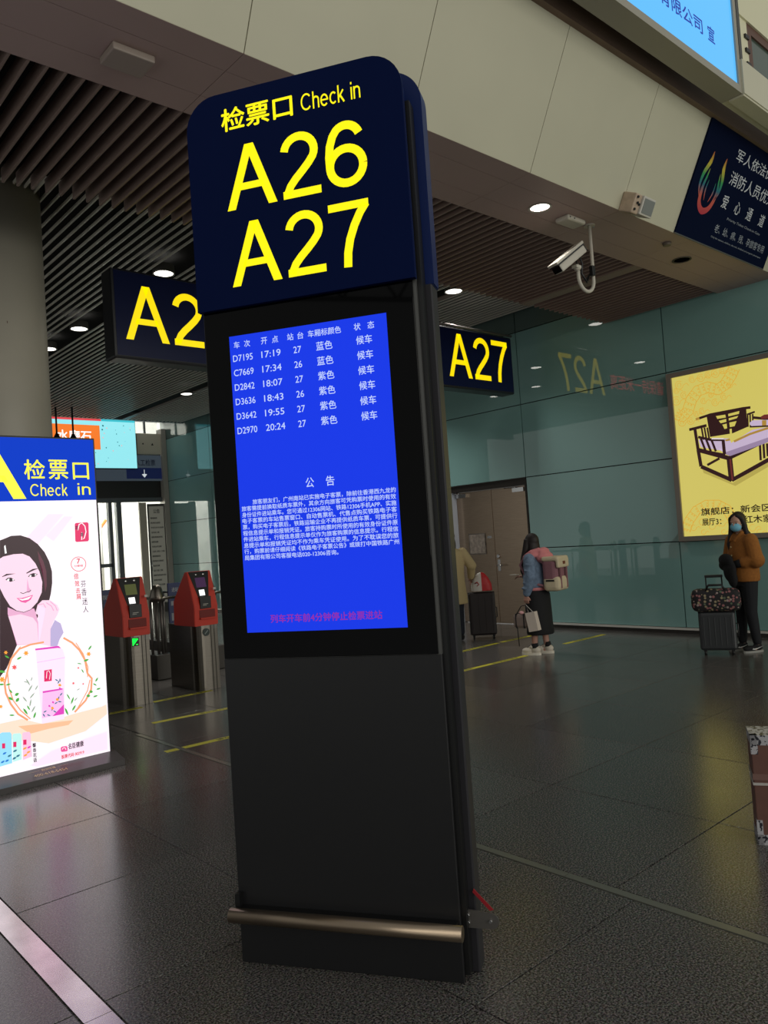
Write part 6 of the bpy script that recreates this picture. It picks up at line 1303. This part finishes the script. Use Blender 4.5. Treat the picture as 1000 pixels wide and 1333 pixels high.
# ---- woman with the backpack: faces local -y, looks away from the viewer
G = thing('person', 'woman in denim jacket and pink hood seen from behind, wearing a cream backpack', 'person', (8.20, 6.33, 0), R(192))
GS = 0.955
def g(p): return tuple(v * GS for v in p)
b = MB()
hc = g((0.0, -0.03, 1.50)); HM = RZ(-28)
head_shape_mb(b, hc, HM)
b.tube([g((0, 0.0, 1.28)), g((0, -0.01, 1.42))], [0.052, 0.048], 14)
b.loft([(0, 0, 0.80, .15, .105), (0, 0, 0.95, .145, .10), (0, 0, 1.05, .125, .09), (0, 0, 1.22, .165, .10), (0, 0, 1.30, .15, .08), (0, 0, 1.34, .06, .05)], seg=20)
# arms: (x>0 is her left)
armL = [g((0.18, 0.01, 1.29)), g((0.225, 0.03, 1.04)), g((0.215, -0.05, 0.82))]
armR = [g((-0.18, 0.0, 1.29)), g((-0.22, -0.04, 1.05)), g((-0.14, -0.24, 1.04))]
limb(b, armL, [0.045, 0.036, 0.024]); limb(b, armR, [0.045, 0.036, 0.024])
hand(b, armL[2], (0.0, -0.12, -1), (-1, 0, 0), 0.92, 0.7, 1)
hand(b, armR[2], (0.25, -1, 0.1), (0, 0, -1), 0.92, 0.55, 1)
for s, fy in ((1, -0.05), (-1, 0.05)):
    limb(b, [g((s * 0.08, 0, 0.84)), g((s * 0.082, fy * 0.5, 0.46)), g((s * 0.085, fy, 0.09))], [0.082, 0.052, 0.034])
    b.ell((s * 0.082, fy * 1.1 - 0.05, 0.05), (0.036, 0.09, 0.03), sub=2)
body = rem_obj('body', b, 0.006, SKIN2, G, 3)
eyes(body, hc, HM)
h = MB()
def he(o, r): h.ell(Vector(hc) + HM @ Vector(o), r, M=HM.to_4x4())
he((0, 0.018, 0.032), (0.086, 0.100, 0.100))
he((0.0, 0.062, -0.06), (0.082, 0.052, 0.14))
for s in (-1, 1):
    h.tube([Vector(hc) + HM @ Vector(p) for p in ((s * .07, 0.01, 0.05), (s * .088, -0.01, -0.08), (s * .10, -0.05, -0.22), (s * .09, -0.10, -0.36), (s * .075, -0.11, -0.44))], [0.04, 0.042, 0.045, 0.036, 0.012], 12)
hair = rem_obj('hair', h, 0.009, HAIR, G, 2)
DEN = mat('denim', (104, 122, 144), 0.85, noise=0.22, nscale=24, bump=0.5)
j = MB()
j.loft([(0, 0.0, 0.90 * GS, .185, .145), (0, 0.0, 0.96 * GS, .205, .155), (0, 0, 1.08 * GS, .20, .145), (0, 0, 1.22 * GS, .205, .13), (0, 0, 1.31 * GS, .18, .105), (0, 0, 1.36 * GS, .09, .08)], seg=28)
limb(j, [armL[0], armL[1], (armL[1][0] * .5 + armL[2][0] * .5, (armL[1][1] + armL[2][1]) / 2, (armL[1][2] + armL[2][2]) / 2), tuple(Vector(armL[2]) * 0.9 + Vector(armL[1]) * 0.1)], [0.078, 0.074, 0.066, 0.052])
limb(j, [armR[0], armR[1], tuple(Vector(armR[2]) * 0.9 + Vector(armR[1]) * 0.1)], [0.078, 0.072, 0.052])
for k, z in enumerate((1.22, 1.14, 1.06, 0.98, 0.91)):
    q = 0.5 + 0.5 * math.sin(k * 2.1)
    j.ell((0.235 * GS + 0.02 * q, 0.03 - 0.03 * k * 0.6, z * GS), (0.05, 0.05, 0.018), sub=2)
jk = rem_obj('denim_jacket', j, 0.010, DEN, G, 2)
PK = mat('pink_fleece', (206, 128, 130), 0.9, bump=0.3, nscale=60)
hd = MB()
hd.ell((0, 0.02, 1.335 * GS), (0.185, 0.135, 0.06)); hd.ell((0, 0.14, 1.30 * GS), (0.15, 0.11, 0.085)); hd.ell((0, 0.13, 1.38 * GS), (0.12, 0.07, 0.055)); hd.ell((0, 0.20, 1.27 * GS), (0.10, 0.07, 0.07))
for s in (-1, 1): hd.tube([(s * .07, 0.12, 1.40 * GS), (s * .125, 0.03, 1.37 * GS), (s * .12, -0.07, 1.31 * GS), (s * .06, -0.12, 1.24 * GS)], [0.04, 0.042, 0.036, 0.02], 12)
rem_obj('hood', hd, 0.009, PK, G, 2)
MB().loft([(0, 0.01, 0.86 * GS, .172, .135), (0, 0.01, 0.905 * GS, .190, .15)], seg=28).obj('sweater_hem', PK, G)
sk = MB(); BK = mat('black_skirt_cloth', (15, 15, 18), 0.85)
rings = []
for z, rx, ry in ((0.92, .165, .125), (0.80, .188, .150), (0.60, .196, .156), (0.40, .198, .160), (0.29, .205, .168), (0.275, .198, .162)): rings.append((0, 0.01, z * GS, rx, ry))
sk.loft(rings, seg=40); sko = sk.obj('skirt', BK, G)
for v in sko.data.vertices:
    a = math.atan2(v.co.y, v.co.x); f_ = max(0, 0.85 - v.co.z) * 0.03
    v.co.x *= 1 + f_ * math.sin(a * 9); v.co.y *= 1 + f_ * math.sin(a * 9)
SHW = mat('cream_leather', (206, 196, 180), 0.6)
for s, fy in ((1, -0.05), (-1, 0.05)):
    so = MB(); so.ell((s * .085, fy * 1.0 + 0.02, 0.065), (0.046, 0.062, 0.052)); so.ell((s * .086, fy - 0.09, 0.05), (0.048, 0.085, 0.042)); so.ell((s * .086, fy - 0.02, 0.10), (0.042, 0.055, 0.025))
    sh = rem_obj('sneaker', so, 0.006, SHW, G, 2)
    so = MB()
    so.plan([(s * .086 + 0.050 * math.cos(t * .35) * (1 if math.sin(t * .35) > 0 else 1.06), fy - 0.045 + 0.135 * math.sin(t * .35)) for t in range(18)], 0.0, 0.034)
    so.obj('sole', mat('cream_sole', (220, 212, 196), 0.6), sh)
    MB().tube([(s * .085, fy + 0.01, 0.09), (s * .085, fy + 0.005, 0.15)], [0.046, 0.040], 14).ell((s * .085, fy - 0.035, 0.105), (0.026, 0.03, 0.016), sub=2).obj('sock', BK, sh)
    MB().tube([(s * .085 - .02, fy - 0.05, 0.102), (s * .085 + .02, fy - 0.065, 0.098)], 0.004, 6).tube([(s * .085 - .02, fy - 0.075, 0.094), (s * .085 + .02, fy - 0.09, 0.09)], 0.004, 6).tube([(s * .085 - .015, fy - 0.04, 0.11), (s * .085 + .05, fy - 0.05, 0.12)], 0.004, 6).obj('lace', BK, sh)

PHN = thing('phone', 'thin light phone held out in front by the woman with the backpack', 'phone', G.location.copy(), G.rotation_euler.z)
MB().box(-0.115, -0.045, -0.40, -0.29, 1.02, 1.028, bev=0.003).obj('phone_body', WHITEP, PHN)

BP = thing('backpack', 'cream and mauve backpack with flap on the back of the woman in denim', 'backpack', G.location.copy(), G.rotation_euler.z)
BP.scale = (1.1, 1.1, 1.1); BP.location.z = -0.16
CR = mat('cream_canvas', (200, 186, 156), 0.8, bump=0.3, nscale=80); MV = mat('mauve_canvas', (134, 92, 100), 0.85)
q = MB(); q.box(-0.15, 0.15, 0.145, 0.33, 0.90, 1.26, bev=0.05); rem_obj('main_bag', q, 0.010, MV, BP, 3)
q = MB(); q.box(-0.155, 0.155, 0.15, 0.355, 0.885, 1.06, bev=0.045); rem_obj('front_pocket', q, 0.010, CR, BP, 3)
q = MB(); q.box(-0.155, 0.155, 0.15, 0.36, 1.23, 1.285, bev=0.02).box(-0.15, 0.15, 0.325, 0.365, 1.15, 1.26, bev=0.015); rem_obj('flap', q, 0.009, CR, BP, 2)
MB().box(0.07, 0.095, 0.343, 0.360, 0.92, 1.17).box(-0.095, -0.07, 0.343, 0.360, 0.92, 1.17).obj('strap', MV, BP)
MB().box(-0.03, 0.03, 0.364, 0.370, 1.19, 1.225).obj('leather_patch', mat('brown_patch', (110, 60, 40), 0.6), BP)
MB().box(0.152, 0.160, 0.20, 0.30, 1.0, 1.02).obj('zip', BK, BP)
for s in (-1, 1): MB().tube([(s * .10, 0.16, 1.20), (s * .12, 0.07, 1.30), (s * .13, -0.05, 1.31), (s * .14, -0.12, 1.20), (s * .15, -0.02, 1.0), (s * .12, 0.15, 0.95)], 0.016, 8).obj('shoulder_strap', MV, BP)

hx, hy, hz = Vector(armL[2]) + Vector((0, -0.012, -0.12))
hz -= 0.03
HB = thing('handbag', 'grey round handbag with long thin strap hanging from the hand of the woman in denim', 'handbag', G.location.copy(), G.rotation_euler.z)
TP = mat('taupe_leather', (128, 112, 104), 0.55)
MB().box(hx - 0.055, hx + 0.045, hy - 0.19, hy + 0.02, 0.36, 0.54, bev=0.04).obj('bag_body', TP, HB)
for yy in (-0.14, -0.03): MB().box(hx - 0.058, hx + 0.048, hy + yy - 0.008, hy + yy + 0.008, 0.36, 0.545, bev=0.003).obj('band', BLACKP, HB)
MB().tube([(hx, hy - 0.16, 0.52), (hx + 0.01, hy - 0.07, 0.64), (hx, hy, hz + 0.02), (hx + 0.01, hy - 0.01, 0.64), (hx, hy - 0.01, 0.53)], 0.006, 6).obj('handle', BLACKP, HB)
MB().tube([(hx - 0.02, hy - 0.15, 0.50), (hx - 0.02, hy - 0.16, 0.34), (hx - 0.02, hy - 0.15, 0.12)], 0.006, 6).obj('strap', BLACKP, HB)
MB().ell((hx + 0.05, hy - 0.05, 0.56), (0.03, 0.03, 0.022), sub=2).obj('charm', mat('pink_charm', (214, 160, 160), 0.6), HB)
PB = thing('paper_bag', 'white paper carrier bag held by the woman in denim beside her skirt', 'bag', G.location.copy(), G.rotation_euler.z)
q = MB(); q.prism([(-0.045, 0.0), (0.045, 0.0), (0.042, 0.24), (-0.042, 0.24)], -0.065, 0.065, M=Matrix.Translation((hx + 0.035, hy + 0.115, 0.33)) @ Matrix.Rotation(R(10), 4, 'X'))
q.obj('bag_body', mat('white_paper', (206, 192, 180), 0.7), PB)
MB().tube([(hx + 0.035, hy + 0.04, 0.56), (hx + 0.01, hy, hz + 0.02), (hx + 0.035, hy + 0.11, 0.56)], 0.004, 6).obj('handle', WHITEP, PB)

# ---- woman with the face mask at the right
Wn = thing('person', 'woman with long dark hair, blue face mask and brown coat beside her suitcase', 'person', (9.375, 4.17, 0), R(238))
b = MB(); WS = 1.0
hc = (0.0, -0.03, 1.525); HM = RZ(30)
head_shape_mb(b, hc, HM)
b.tube([(0, 0.0, 1.30), (0, -0.01, 1.44)], [0.05, 0.046], 14)
b.loft([(0, 0, 0.82, .15, .105), (0, 0, 0.95, .14, .10), (0, 0, 1.05, .12, .088), (0, 0, 1.24, .16, .10), (0, 0, 1.33, .14, .08), (0, 0, 1.37, .06, .05)], seg=20)
aL = [(0.175, 0.0, 1.31), (0.235, 0.01, 1.08), (0.06, -0.20, 1.03)]
aR = [(-0.175, 0.0, 1.31), (-0.235, 0.0, 1.08), (-0.03, -0.21, 1.01)]
limb(b, aL, [0.045, 0.036, 0.025]); limb(b, aR, [0.045, 0.036, 0.025])
hand(b, aL[2], (-0.9, -0.25, -0.1), (0, 1, -0.2), 0.92, 0.45, 1)
hand(b, aR[2], (0.75, -0.35, -0.2), (0, 1, -0.2), 0.92, 0.45, 1)
feet = ((1, 0.03, 0.10), (-1, -0.02, 0.10))
for s, fy, fx in feet:
    limb(b, [(s * 0.085, 0, 0.86), (s * 0.09, -0.01, 0.47), (s * fx, fy, 0.09)], [0.085, 0.054, 0.036])
    b.ell((s * fx, fy - 0.07, 0.045), (0.036, 0.09, 0.03), sub=2)
body = rem_obj('body', b, 0.006, SKIN, Wn, 3); eyes(body, hc, HM)
h = MB()
h.ell(Vector(hc) + HM @ Vector((0, 0.022, 0.035)), (0.086, 0.098, 0.100), M=HM.to_4x4()); h.ell(Vector(hc) + HM @ Vector((0, 0.06, -0.08)), (0.088, 0.05, 0.16), M=HM.to_4x4()); h.ell(Vector(hc) + Vector((0, 0.09, -0.22)), (0.12, 0.05, 0.14))
for s in (-1, 1):
    h.tube([Vector(hc) + HM @ Vector(p) for p in ((s * .02, -0.06, 0.090), (s * .066, -0.035, 0.05), (s * .084, 0.0, -0.04), (s * .094, 0.01, -0.14), (s * .105, -0.02, -0.26), (s * .10, -0.04, -0.34))], [0.020, 0.026, 0.026, 0.034, 0.034, 0.012], 12)
rem_obj('hair', h, 0.009, HAIR, Wn, 2)
mk = MB()
mk.ell(Vector(hc) + HM @ Vector((0, -0.050, -0.053)), (0.064, 0.060, 0.056), M=HM.to_4x4())
mo = rem_obj('face_mask', mk, 0.007, mat('blue_mask', (124, 190, 214), 0.8), Wn, 1)
for z in (-0.04, -0.055, -0.07): pass
MB().tube([Vector(hc) + HM @ Vector((-.058, -0.06, -0.035)), Vector(hc) + HM @ Vector((-.076, -0.01, -0.01))], 0.002, 6).tube([Vector(hc) + HM @ Vector((.058, -0.06, -0.035)), Vector(hc) + HM @ Vector((.076, -0.01, -0.01))], 0.002, 6).obj('ear_loop', WHITEP, mo)
OC = mat('brown_wool', (148, 92, 34), 0.9, noise=0.12, nscale=30, bump=0.35)
j = MB()
j.loft([(0, 0.0, 0.83, .200, .150), (0, 0.0, 0.88, .210, .155), (0, 0, 1.02, .205, .150), (0, 0, 1.20, .20, .135), (0, 0, 1.33, .175, .11), (0, 0, 1.39, .08, .075)], seg=28)
limb(j, [aL[0], aL[1], tuple(Vector(aL[1]) * 0.55 + Vector(aL[2]) * 0.45)], [0.085, 0.098, 0.070])
limb(j, [aR[0], aR[1], tuple(Vector(aR[1]) * 0.55 + Vector(aR[2]) * 0.45)], [0.085, 0.098, 0.070])
rem_obj('coat', j, 0.010, OC, Wn, 2)
q = MB(); q.tube([(-.03, -0.115, 1.30), (-.075, -0.04, 1.40), (0, 0.07, 1.42), (.075, -0.04, 1.40), (.03, -0.115, 1.30)], 0.026, 10); rem_obj('collar', q, 0.008, OC, Wn, 2)
for z in (1.24, 1.14): MB().ell((0.012, -0.150, z), (0.011, 0.006, 0.011), sub=2).obj('button', mat('pale_button', (200, 180, 130), 0.4), Wn)
q = MB(); limb(q, [tuple(Vector(aL[1]) * 0.6 + Vector(aL[2]) * 0.4), tuple(Vector(aL[1]) * 0.1 + Vector(aL[2]) * 0.9)], [0.056, 0.040]); limb(q, [tuple(Vector(aR[1]) * 0.6 + Vector(aR[2]) * 0.4), tuple(Vector(aR[1]) * 0.1 + Vector(aR[2]) * 0.9)], [0.056, 0.040])
q.obj('sleeve', BK, Wn)
tr = MB()
tr.loft([(0, 0, 0.78, .165, .125), (0, 0, 0.90, .160, .12)], seg=24)
for s, fy, fx in feet: limb(tr, [(s * 0.085, 0, 0.83), (s * 0.09, -0.01, 0.47), (s * fx, fy, 0.12)], [0.100, 0.070, 0.050])
rem_obj('trousers', tr, 0.010, mat('black_denim', (20, 21, 26), 0.85, bump=0.3), Wn, 2)
for s, fy, fx in feet:
    so = MB(); so.ell((s * fx, fy + 0.0, 0.06), (0.042, 0.058, 0.048)); so.ell((s * fx, fy - 0.10, 0.045), (0.044, 0.085, 0.036))
    sh = rem_obj('sneaker', so, 0.006, BK, Wn, 2)
    MB().plan([(s * fx + 0.047 * math.cos(t * .35), fy - 0.06 + 0.130 * math.sin(t * .35)) for t in range(18)], 0.0, 0.024).obj('sole', mat('white_sole', (150, 148, 142), 0.6), sh)
    for sd in (-1, 1):
        sw = MB()
        x_ = s * fx + sd * 0.0465
        pts = [(-0.02, 0.060), (-0.05, 0.040), (-0.075, 0.032), (-0.10, 0.038), (-0.05, 0.028), (0.045, 0.062), (-0.04, 0.045)]
        P_ = [(fy + 0.05, 0.075), (fy - 0.03, 0.045), (fy - 0.07, 0.036), (fy - 0.10, 0.040), (fy - 0.085, 0.056), (fy - 0.075, 0.048), (fy - 0.03, 0.054)]
        sw.poly([(x_, a, c) for a, c in P_]); sw.obj('side_mark', mat('white_mark', (210, 208, 204), 0.5), sh)
JB2 = thing('folded_jacket', 'black jacket bundled over the forearms of the woman in the brown coat', 'jacket', Wn.location.copy(), Wn.rotation_euler.z)
JB2.location.z = 0.03
q = MB(); q.ell((0.02, -0.235, 1.06), (0.115, 0.06, 0.08)); q.ell((0.06, -0.22, 0.94), (0.10, 0.055, 0.14)); q.ell((0.09, -0.21, 0.84), (0.07, 0.045, 0.10)); q.ell((-0.02, -0.22, 1.00), (0.11, 0.05, 0.07))
rem_obj('cloth', q, 0.010, mat('black_cloth', (13, 13, 15), 0.9, bump=0.6, nscale=25), JB2, 2)

# ---- suitcases and bags
def suitcase(loc, rz, w, d, h, label, m, z0=0.055, handle=0.0, ribs=6, wheel=None):
    t = thing('suitcase', label, 'suitcase', loc, rz)
    bd = MB().box(-w / 2, w / 2, -d / 2, d / 2, z0, h, bev=0.03).obj('shell', m, t)
    for k in range(ribs):
        x = -w / 2 + 0.05 + (w - 0.10) * k / (ribs - 1)
        MB().box(x - 0.006, x + 0.006, -d / 2 - 0.004, d / 2 + 0.004, z0 + 0.06, h - 0.06, bev=0.003).obj('rib', m, bd)
    MB().box(-w / 2 - 0.003, w / 2 + 0.003, -0.006, 0.006, z0 + 0.01, h + 0.003).obj('zip_line', BLACKP, t)
    for sx in (-1, 1):
        for sy in (-1, 1):
            x, y = sx * (w / 2 - 0.05), sy * (d / 2 - 0.045)
            wh_ = MB().tube([(x - 0.013, y, 0.025), (x + 0.013, y, 0.025)], 0.025, 16).box(x - 0.018, x + 0.018, y - 0.018, y + 0.02, 0.035, z0 + 0.01, bev=0.004).obj('wheel', RUBBER, t)
            if wheel: MB().tube([(x - 0.0145, y, 0.025), (x + 0.0145, y, 0.025)], 0.014, 12).obj('hub', wheel, wh_)
    if handle:
        MB().tube([(-w * .22, d * .43, h - 0.02), (-w * .22, d * .43, handle)], 0.008, 8).tube([(w * .22, d * .43, h - 0.02), (w * .22, d * .43, handle)], 0.008, 8).box(-w * .25, w * .25, d * .43 - 0.012, d * .43 + 0.012, handle - 0.01, handle + 0.022, bev=0.006).obj('pull_handle', BLACKP, t)
    MB().tube([(w / 2, 0, h * .55 - .08), (w / 2 + 0.022, 0, h * .55 - 0.07), (w / 2 + 0.022, 0, h * .55 + .07), (w / 2, 0, h * .55 + .08)], 0.008, 8).obj('carry_handle', BLACKP, t)
    return t
suitcase((9.055, 4.39, 0), R(-64), 0.40, 0.24, 0.50, 'black hard shell suitcase with a floral holdall on top', mat('graphite_shell', (44, 46, 48), 0.4), handle=0.90)
suitcase((9.09, 8.08, 0), R(-46), 0.40, 0.25, 0.70, 'dark brown suitcase in front of the steel door', mat('dark_brown_shell', (34, 25, 26), 0.55), ribs=4, wheel=WHITEP)
def floral():
    m = bpy.data.materials.new('floral_fabric'); m.use_nodes = True; nt = m.node_tree; b = nt.nodes['Principled BSDF']; b.inputs['Roughness'].default_value = 0.8
    t = nt.nodes.new('ShaderNodeTexCoord'); v = nt.nodes.new('ShaderNodeTexVoronoi'); v.inputs['Scale'].default_value = 28; v.inputs['Randomness'].default_value = 0.9
    nt.links.new(t.outputs['Object'], v.inputs['Vector'])
    r = nt.nodes.new('ShaderNodeValToRGB'); r.color_ramp.interpolation = 'CONSTANT'; e = r.color_ramp.elements; e[0].position = 0; e[0].color = (1, 1, 1, 1); e[1].position = 0.40; e[1].color = (0, 0, 0, 1)
    nt.links.new(v.outputs['Distance'], r.inputs['Fac'])
    c = nt.nodes.new('ShaderNodeValToRGB'); c.color_ramp.interpolation = 'CONSTANT'; e = c.color_ramp.elements; e[0].color = (0.30, 0.12, 0.12, 1); e[1].position = 0.75; e[1].color = (0.30, 0.24, 0.14, 1)
    x = e.new(0.4); x.color = (0.34, 0.26, 0.24, 1); x = e.new(0.6); x.color = (0.10, 0.13, 0.08, 1)
    s = nt.nodes.new('ShaderNodeSeparateColor'); nt.links.new(v.outputs['Color'], s.inputs[0]); nt.links.new(s.outputs[0], c.inputs['Fac'])
    mx = nt.nodes.new('ShaderNodeMix'); mx.data_type = 'RGBA'; mx.inputs[6].default_value = (0.012, 0.010, 0.012, 1); nt.links.new(r.outputs['Color'], mx.inputs[0]); nt.links.new(c.outputs['Color'], mx.inputs[7])
    nt.links.new(mx.outputs[2], b.inputs['Base Color']); return m
FB = thing('holdall', 'black holdall with small floral print lying across the black suitcase', 'holdall', (9.025, 4.37, 0.504), R(-64))
q = MB(); q.box(-0.27, 0.27, -0.12, 0.10, 0.0, 0.27, bev=0.07); rem_obj('bag_body', q, 0.012, floral(), FB, 3)
MB().tube([(-0.10, -0.09, 0.25), (-0.07, -0.10, 0.31), (0.07, -0.10, 0.31), (0.10, -0.09, 0.25)], 0.010, 8).tube([(-0.10, 0.05, 0.26), (-0.07, 0.0, 0.31), (0.07, 0.0, 0.31), (0.10, 0.05, 0.26)], 0.010, 8).obj('handle', BLACKP, FB)
MB().box(-0.2, 0.2, -0.016, -0.004, 0.266, 0.272).obj('zip', BLACKP, FB)
RW = thing('carrier_bag', 'red and white carrier bag standing on the dark brown suitcase', 'bag', (9.08, 8.05, 0.725), R(-46))
q = MB(); q.loft([(-0.0, 0, 0.0, .16, .09, .6), (0, 0, 0.10, .155, .09, .7), (0, 0, 0.20, .11, .07, .8), (0, 0, 0.27, .05, .04, 1), (0, 0, 0.28, .02, .02, 1)], seg=28)
RWm = bpy.data.materials.new('red_white_bag'); RWm.use_nodes = True; nt = RWm.node_tree
t_ = nt.nodes.new('ShaderNodeTexCoord'); s_ = nt.nodes.new('ShaderNodeSeparateXYZ'); r_ = nt.nodes.new('ShaderNodeValToRGB'); m_ = nt.nodes.new('ShaderNodeMath'); m_.operation = 'ADD'; m_.inputs[1].default_value = 0.5
nt.links.new(t_.outputs['Object'], s_.inputs[0]); nt.links.new(s_.outputs['X'], m_.inputs[0]); nt.links.new(m_.outputs[0], r_.inputs['Fac'])
r_.color_ramp.interpolation = 'CONSTANT'; r_.color_ramp.elements[0].color = (0.62, 0.58, 0.54, 1); r_.color_ramp.elements[1].position = 0.5; r_.color_ramp.elements[1].color = (0.50, 0.015, 0.02, 1)
nt.links.new(r_.outputs['Color'], nt.nodes['Principled BSDF'].inputs['Base Color'])
rem_obj('bag_body', q, 0.008, RWm, RW, 1)
MB().tube([(-0.10, -0.085, 0.12), (-0.065, -0.095, 0.14), (-0.04, -0.09, 0.10), (-0.07, -0.09, 0.08)], 0.008, 6).obj('red_mark', mat('red_mark', (170, 20, 30), 0.6), RW)

# ---- person in the beige coat, half behind the kiosk
M3 = thing('person', 'person in a beige coat seen from behind, partly hidden by the kiosk', 'person', (8.66, 8.26, 0), R(152))
b = MB(); hc = (0, -0.02, 1.555); HM = RZ(10)
head_shape_mb(b, hc, HM)
b.tube([(0, 0.0, 1.33), (0, -0.01, 1.47)], [0.055, 0.05], 14)
b.loft([(0, 0, 0.84, .15, .105), (0, 0, 1.0, .14, .10), (0, 0, 1.24, .165, .10), (0, 0, 1.35, .15, .08), (0, 0, 1.39, .06, .05)], seg=20)
aR = [(-0.19, 0.0, 1.33), (-0.31, 0.05, 1.12), (-0.33, -0.08, 0.92)]
aL = [(0.19, 0.0, 1.33), (0.24, 0.03, 1.08), (0.20, -0.14, 0.94)]
limb(b, aL, [0.045, 0.036, 0.025]); limb(b, aR, [0.045, 0.036, 0.025])
hand(b, aL[2], (0, -0.6, -0.8), (-1, 0, 0), 0.95, 0.5, 1); hand(b, aR[2], (-0.35, -0.5, -0.5), (0.2, -0.2, -1), 0.95, 0.6, 1)
for s in (1, -1):
    limb(b, [(s * 0.085, 0, 0.86), (s * 0.09, -0.01, 0.47), (s * 0.10, 0.02 * s, 0.09)], [0.085, 0.054, 0.036]); b.ell((s * 0.10, 0.02 * s - 0.07, 0.045), (0.036, 0.09, 0.03), sub=2)
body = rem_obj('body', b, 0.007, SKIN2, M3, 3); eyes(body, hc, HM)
h = MB(); h.ell(Vector(hc) + Vector((0, 0.02, 0.035)), (0.088, 0.100, 0.100)); h.ell(Vector(hc) + Vector((0, 0.065, -0.10)), (0.085, 0.05, 0.17)); rem_obj('hair', h, 0.009, HAIR, M3, 2)
j = MB(); BC = mat('beige_wool', (178, 158, 118), 0.9, bump=0.3, nscale=40)
j.loft([(0, 0.0, 0.56, .225, .165), (0, 0.0, 0.62, .225, .165), (0, 0, 0.95, .195, .145), (0, 0, 1.22, .205, .135), (0, 0, 1.35, .185, .11), (0, 0, 1.41, .08, .075)], seg=28)
limb(j, [aL[0], aL[1], tuple(Vector(aL[1]) * 0.15 + Vector(aL[2]) * 0.85)], [0.080, 0.075, 0.055]); limb(j, [aR[0], aR[1], tuple(Vector(aR[1]) * 0.15 + Vector(aR[2]) * 0.85)], [0.080, 0.078, 0.055])
rem_obj('coat', j, 0.010, BC, M3, 2)
tr = MB()
for s in (1, -1): limb(tr, [(s * 0.085, 0, 0.83), (s * 0.09, -0.01, 0.47), (s * 0.10, 0.02 * s, 0.12)], [0.100, 0.070, 0.052])
rem_obj('trousers', tr, 0.010, mat('navy_trousers', (20, 24, 38), 0.85), M3, 2)
for s in (1, -1):
    so = MB(); so.ell((s * .10, 0.02 * s, 0.055), (0.044, 0.06, 0.052)); so.ell((s * .10, 0.02 * s - 0.10, 0.042), (0.046, 0.09, 0.038)); rem_obj('shoe', so, 0.007, BK, M3, 1)

# ---- taped carton at the right edge
CB = thing('carton', 'brown cardboard carton with black and white corner tape and a clear strap', 'carton', (3.885, 1.765, 0), R(-61))
MB().box(0.0, 0.42, 0.0, 0.18, 0.0, 0.53, bev=0.004).obj('box_body', mat('red_brown_card', (104, 70, 60), 0.6, noise=0.08), CB)
def tape_mat():
    m = bpy.data.materials.new('printed_tape'); m.use_nodes = True; nt = m.node_tree; b = nt.nodes['Principled BSDF']; b.inputs['Roughness'].default_value = 0.4
    t = nt.nodes.new('ShaderNodeTexCoord'); v = nt.nodes.new('ShaderNodeTexNoise'); v.inputs['Scale'].default_value = 45; nt.links.new(t.outputs['Object'], v.inputs['Vector'])
    r = nt.nodes.new('ShaderNodeValToRGB'); r.color_ramp.interpolation = 'CONSTANT'; e = r.color_ramp.elements; e[0].color = (0.02, 0.02, 0.03, 1); e[1].position = 0.46; e[1].color = (0.45, 0.44, 0.46, 1)
    nt.links.new(v.outputs['Fac'], r.inputs['Fac']); nt.links.new(r.outputs['Color'], b.inputs['Base Color']); return m
TPM = tape_mat()
MB().box(-0.002, 0.422, -0.002, 0.182, 0.485, 0.533).box(-0.002, 0.03, -0.002, 0.03, 0.44, 0.533).obj('corner_tape', TPM, CB)
MB().box(-0.002, 0.422, -0.002, 0.182, -0.0, 0.05).box(-0.002, 0.025, -0.002, 0.025, 0.0, 0.12).obj('corner_tape', TPM, CB)
MB().box(-0.004, 0.424, -0.004, 0.184, 0.29, 0.302).obj('strap', mat('clear_strap', (190, 184, 178), 0.15), CB)
MB().box(-0.003, 0.423, -0.003, 0.183, 0.315, 0.345).obj('strap', mat('clear_strap2', (126, 96, 88), 0.12), CB)
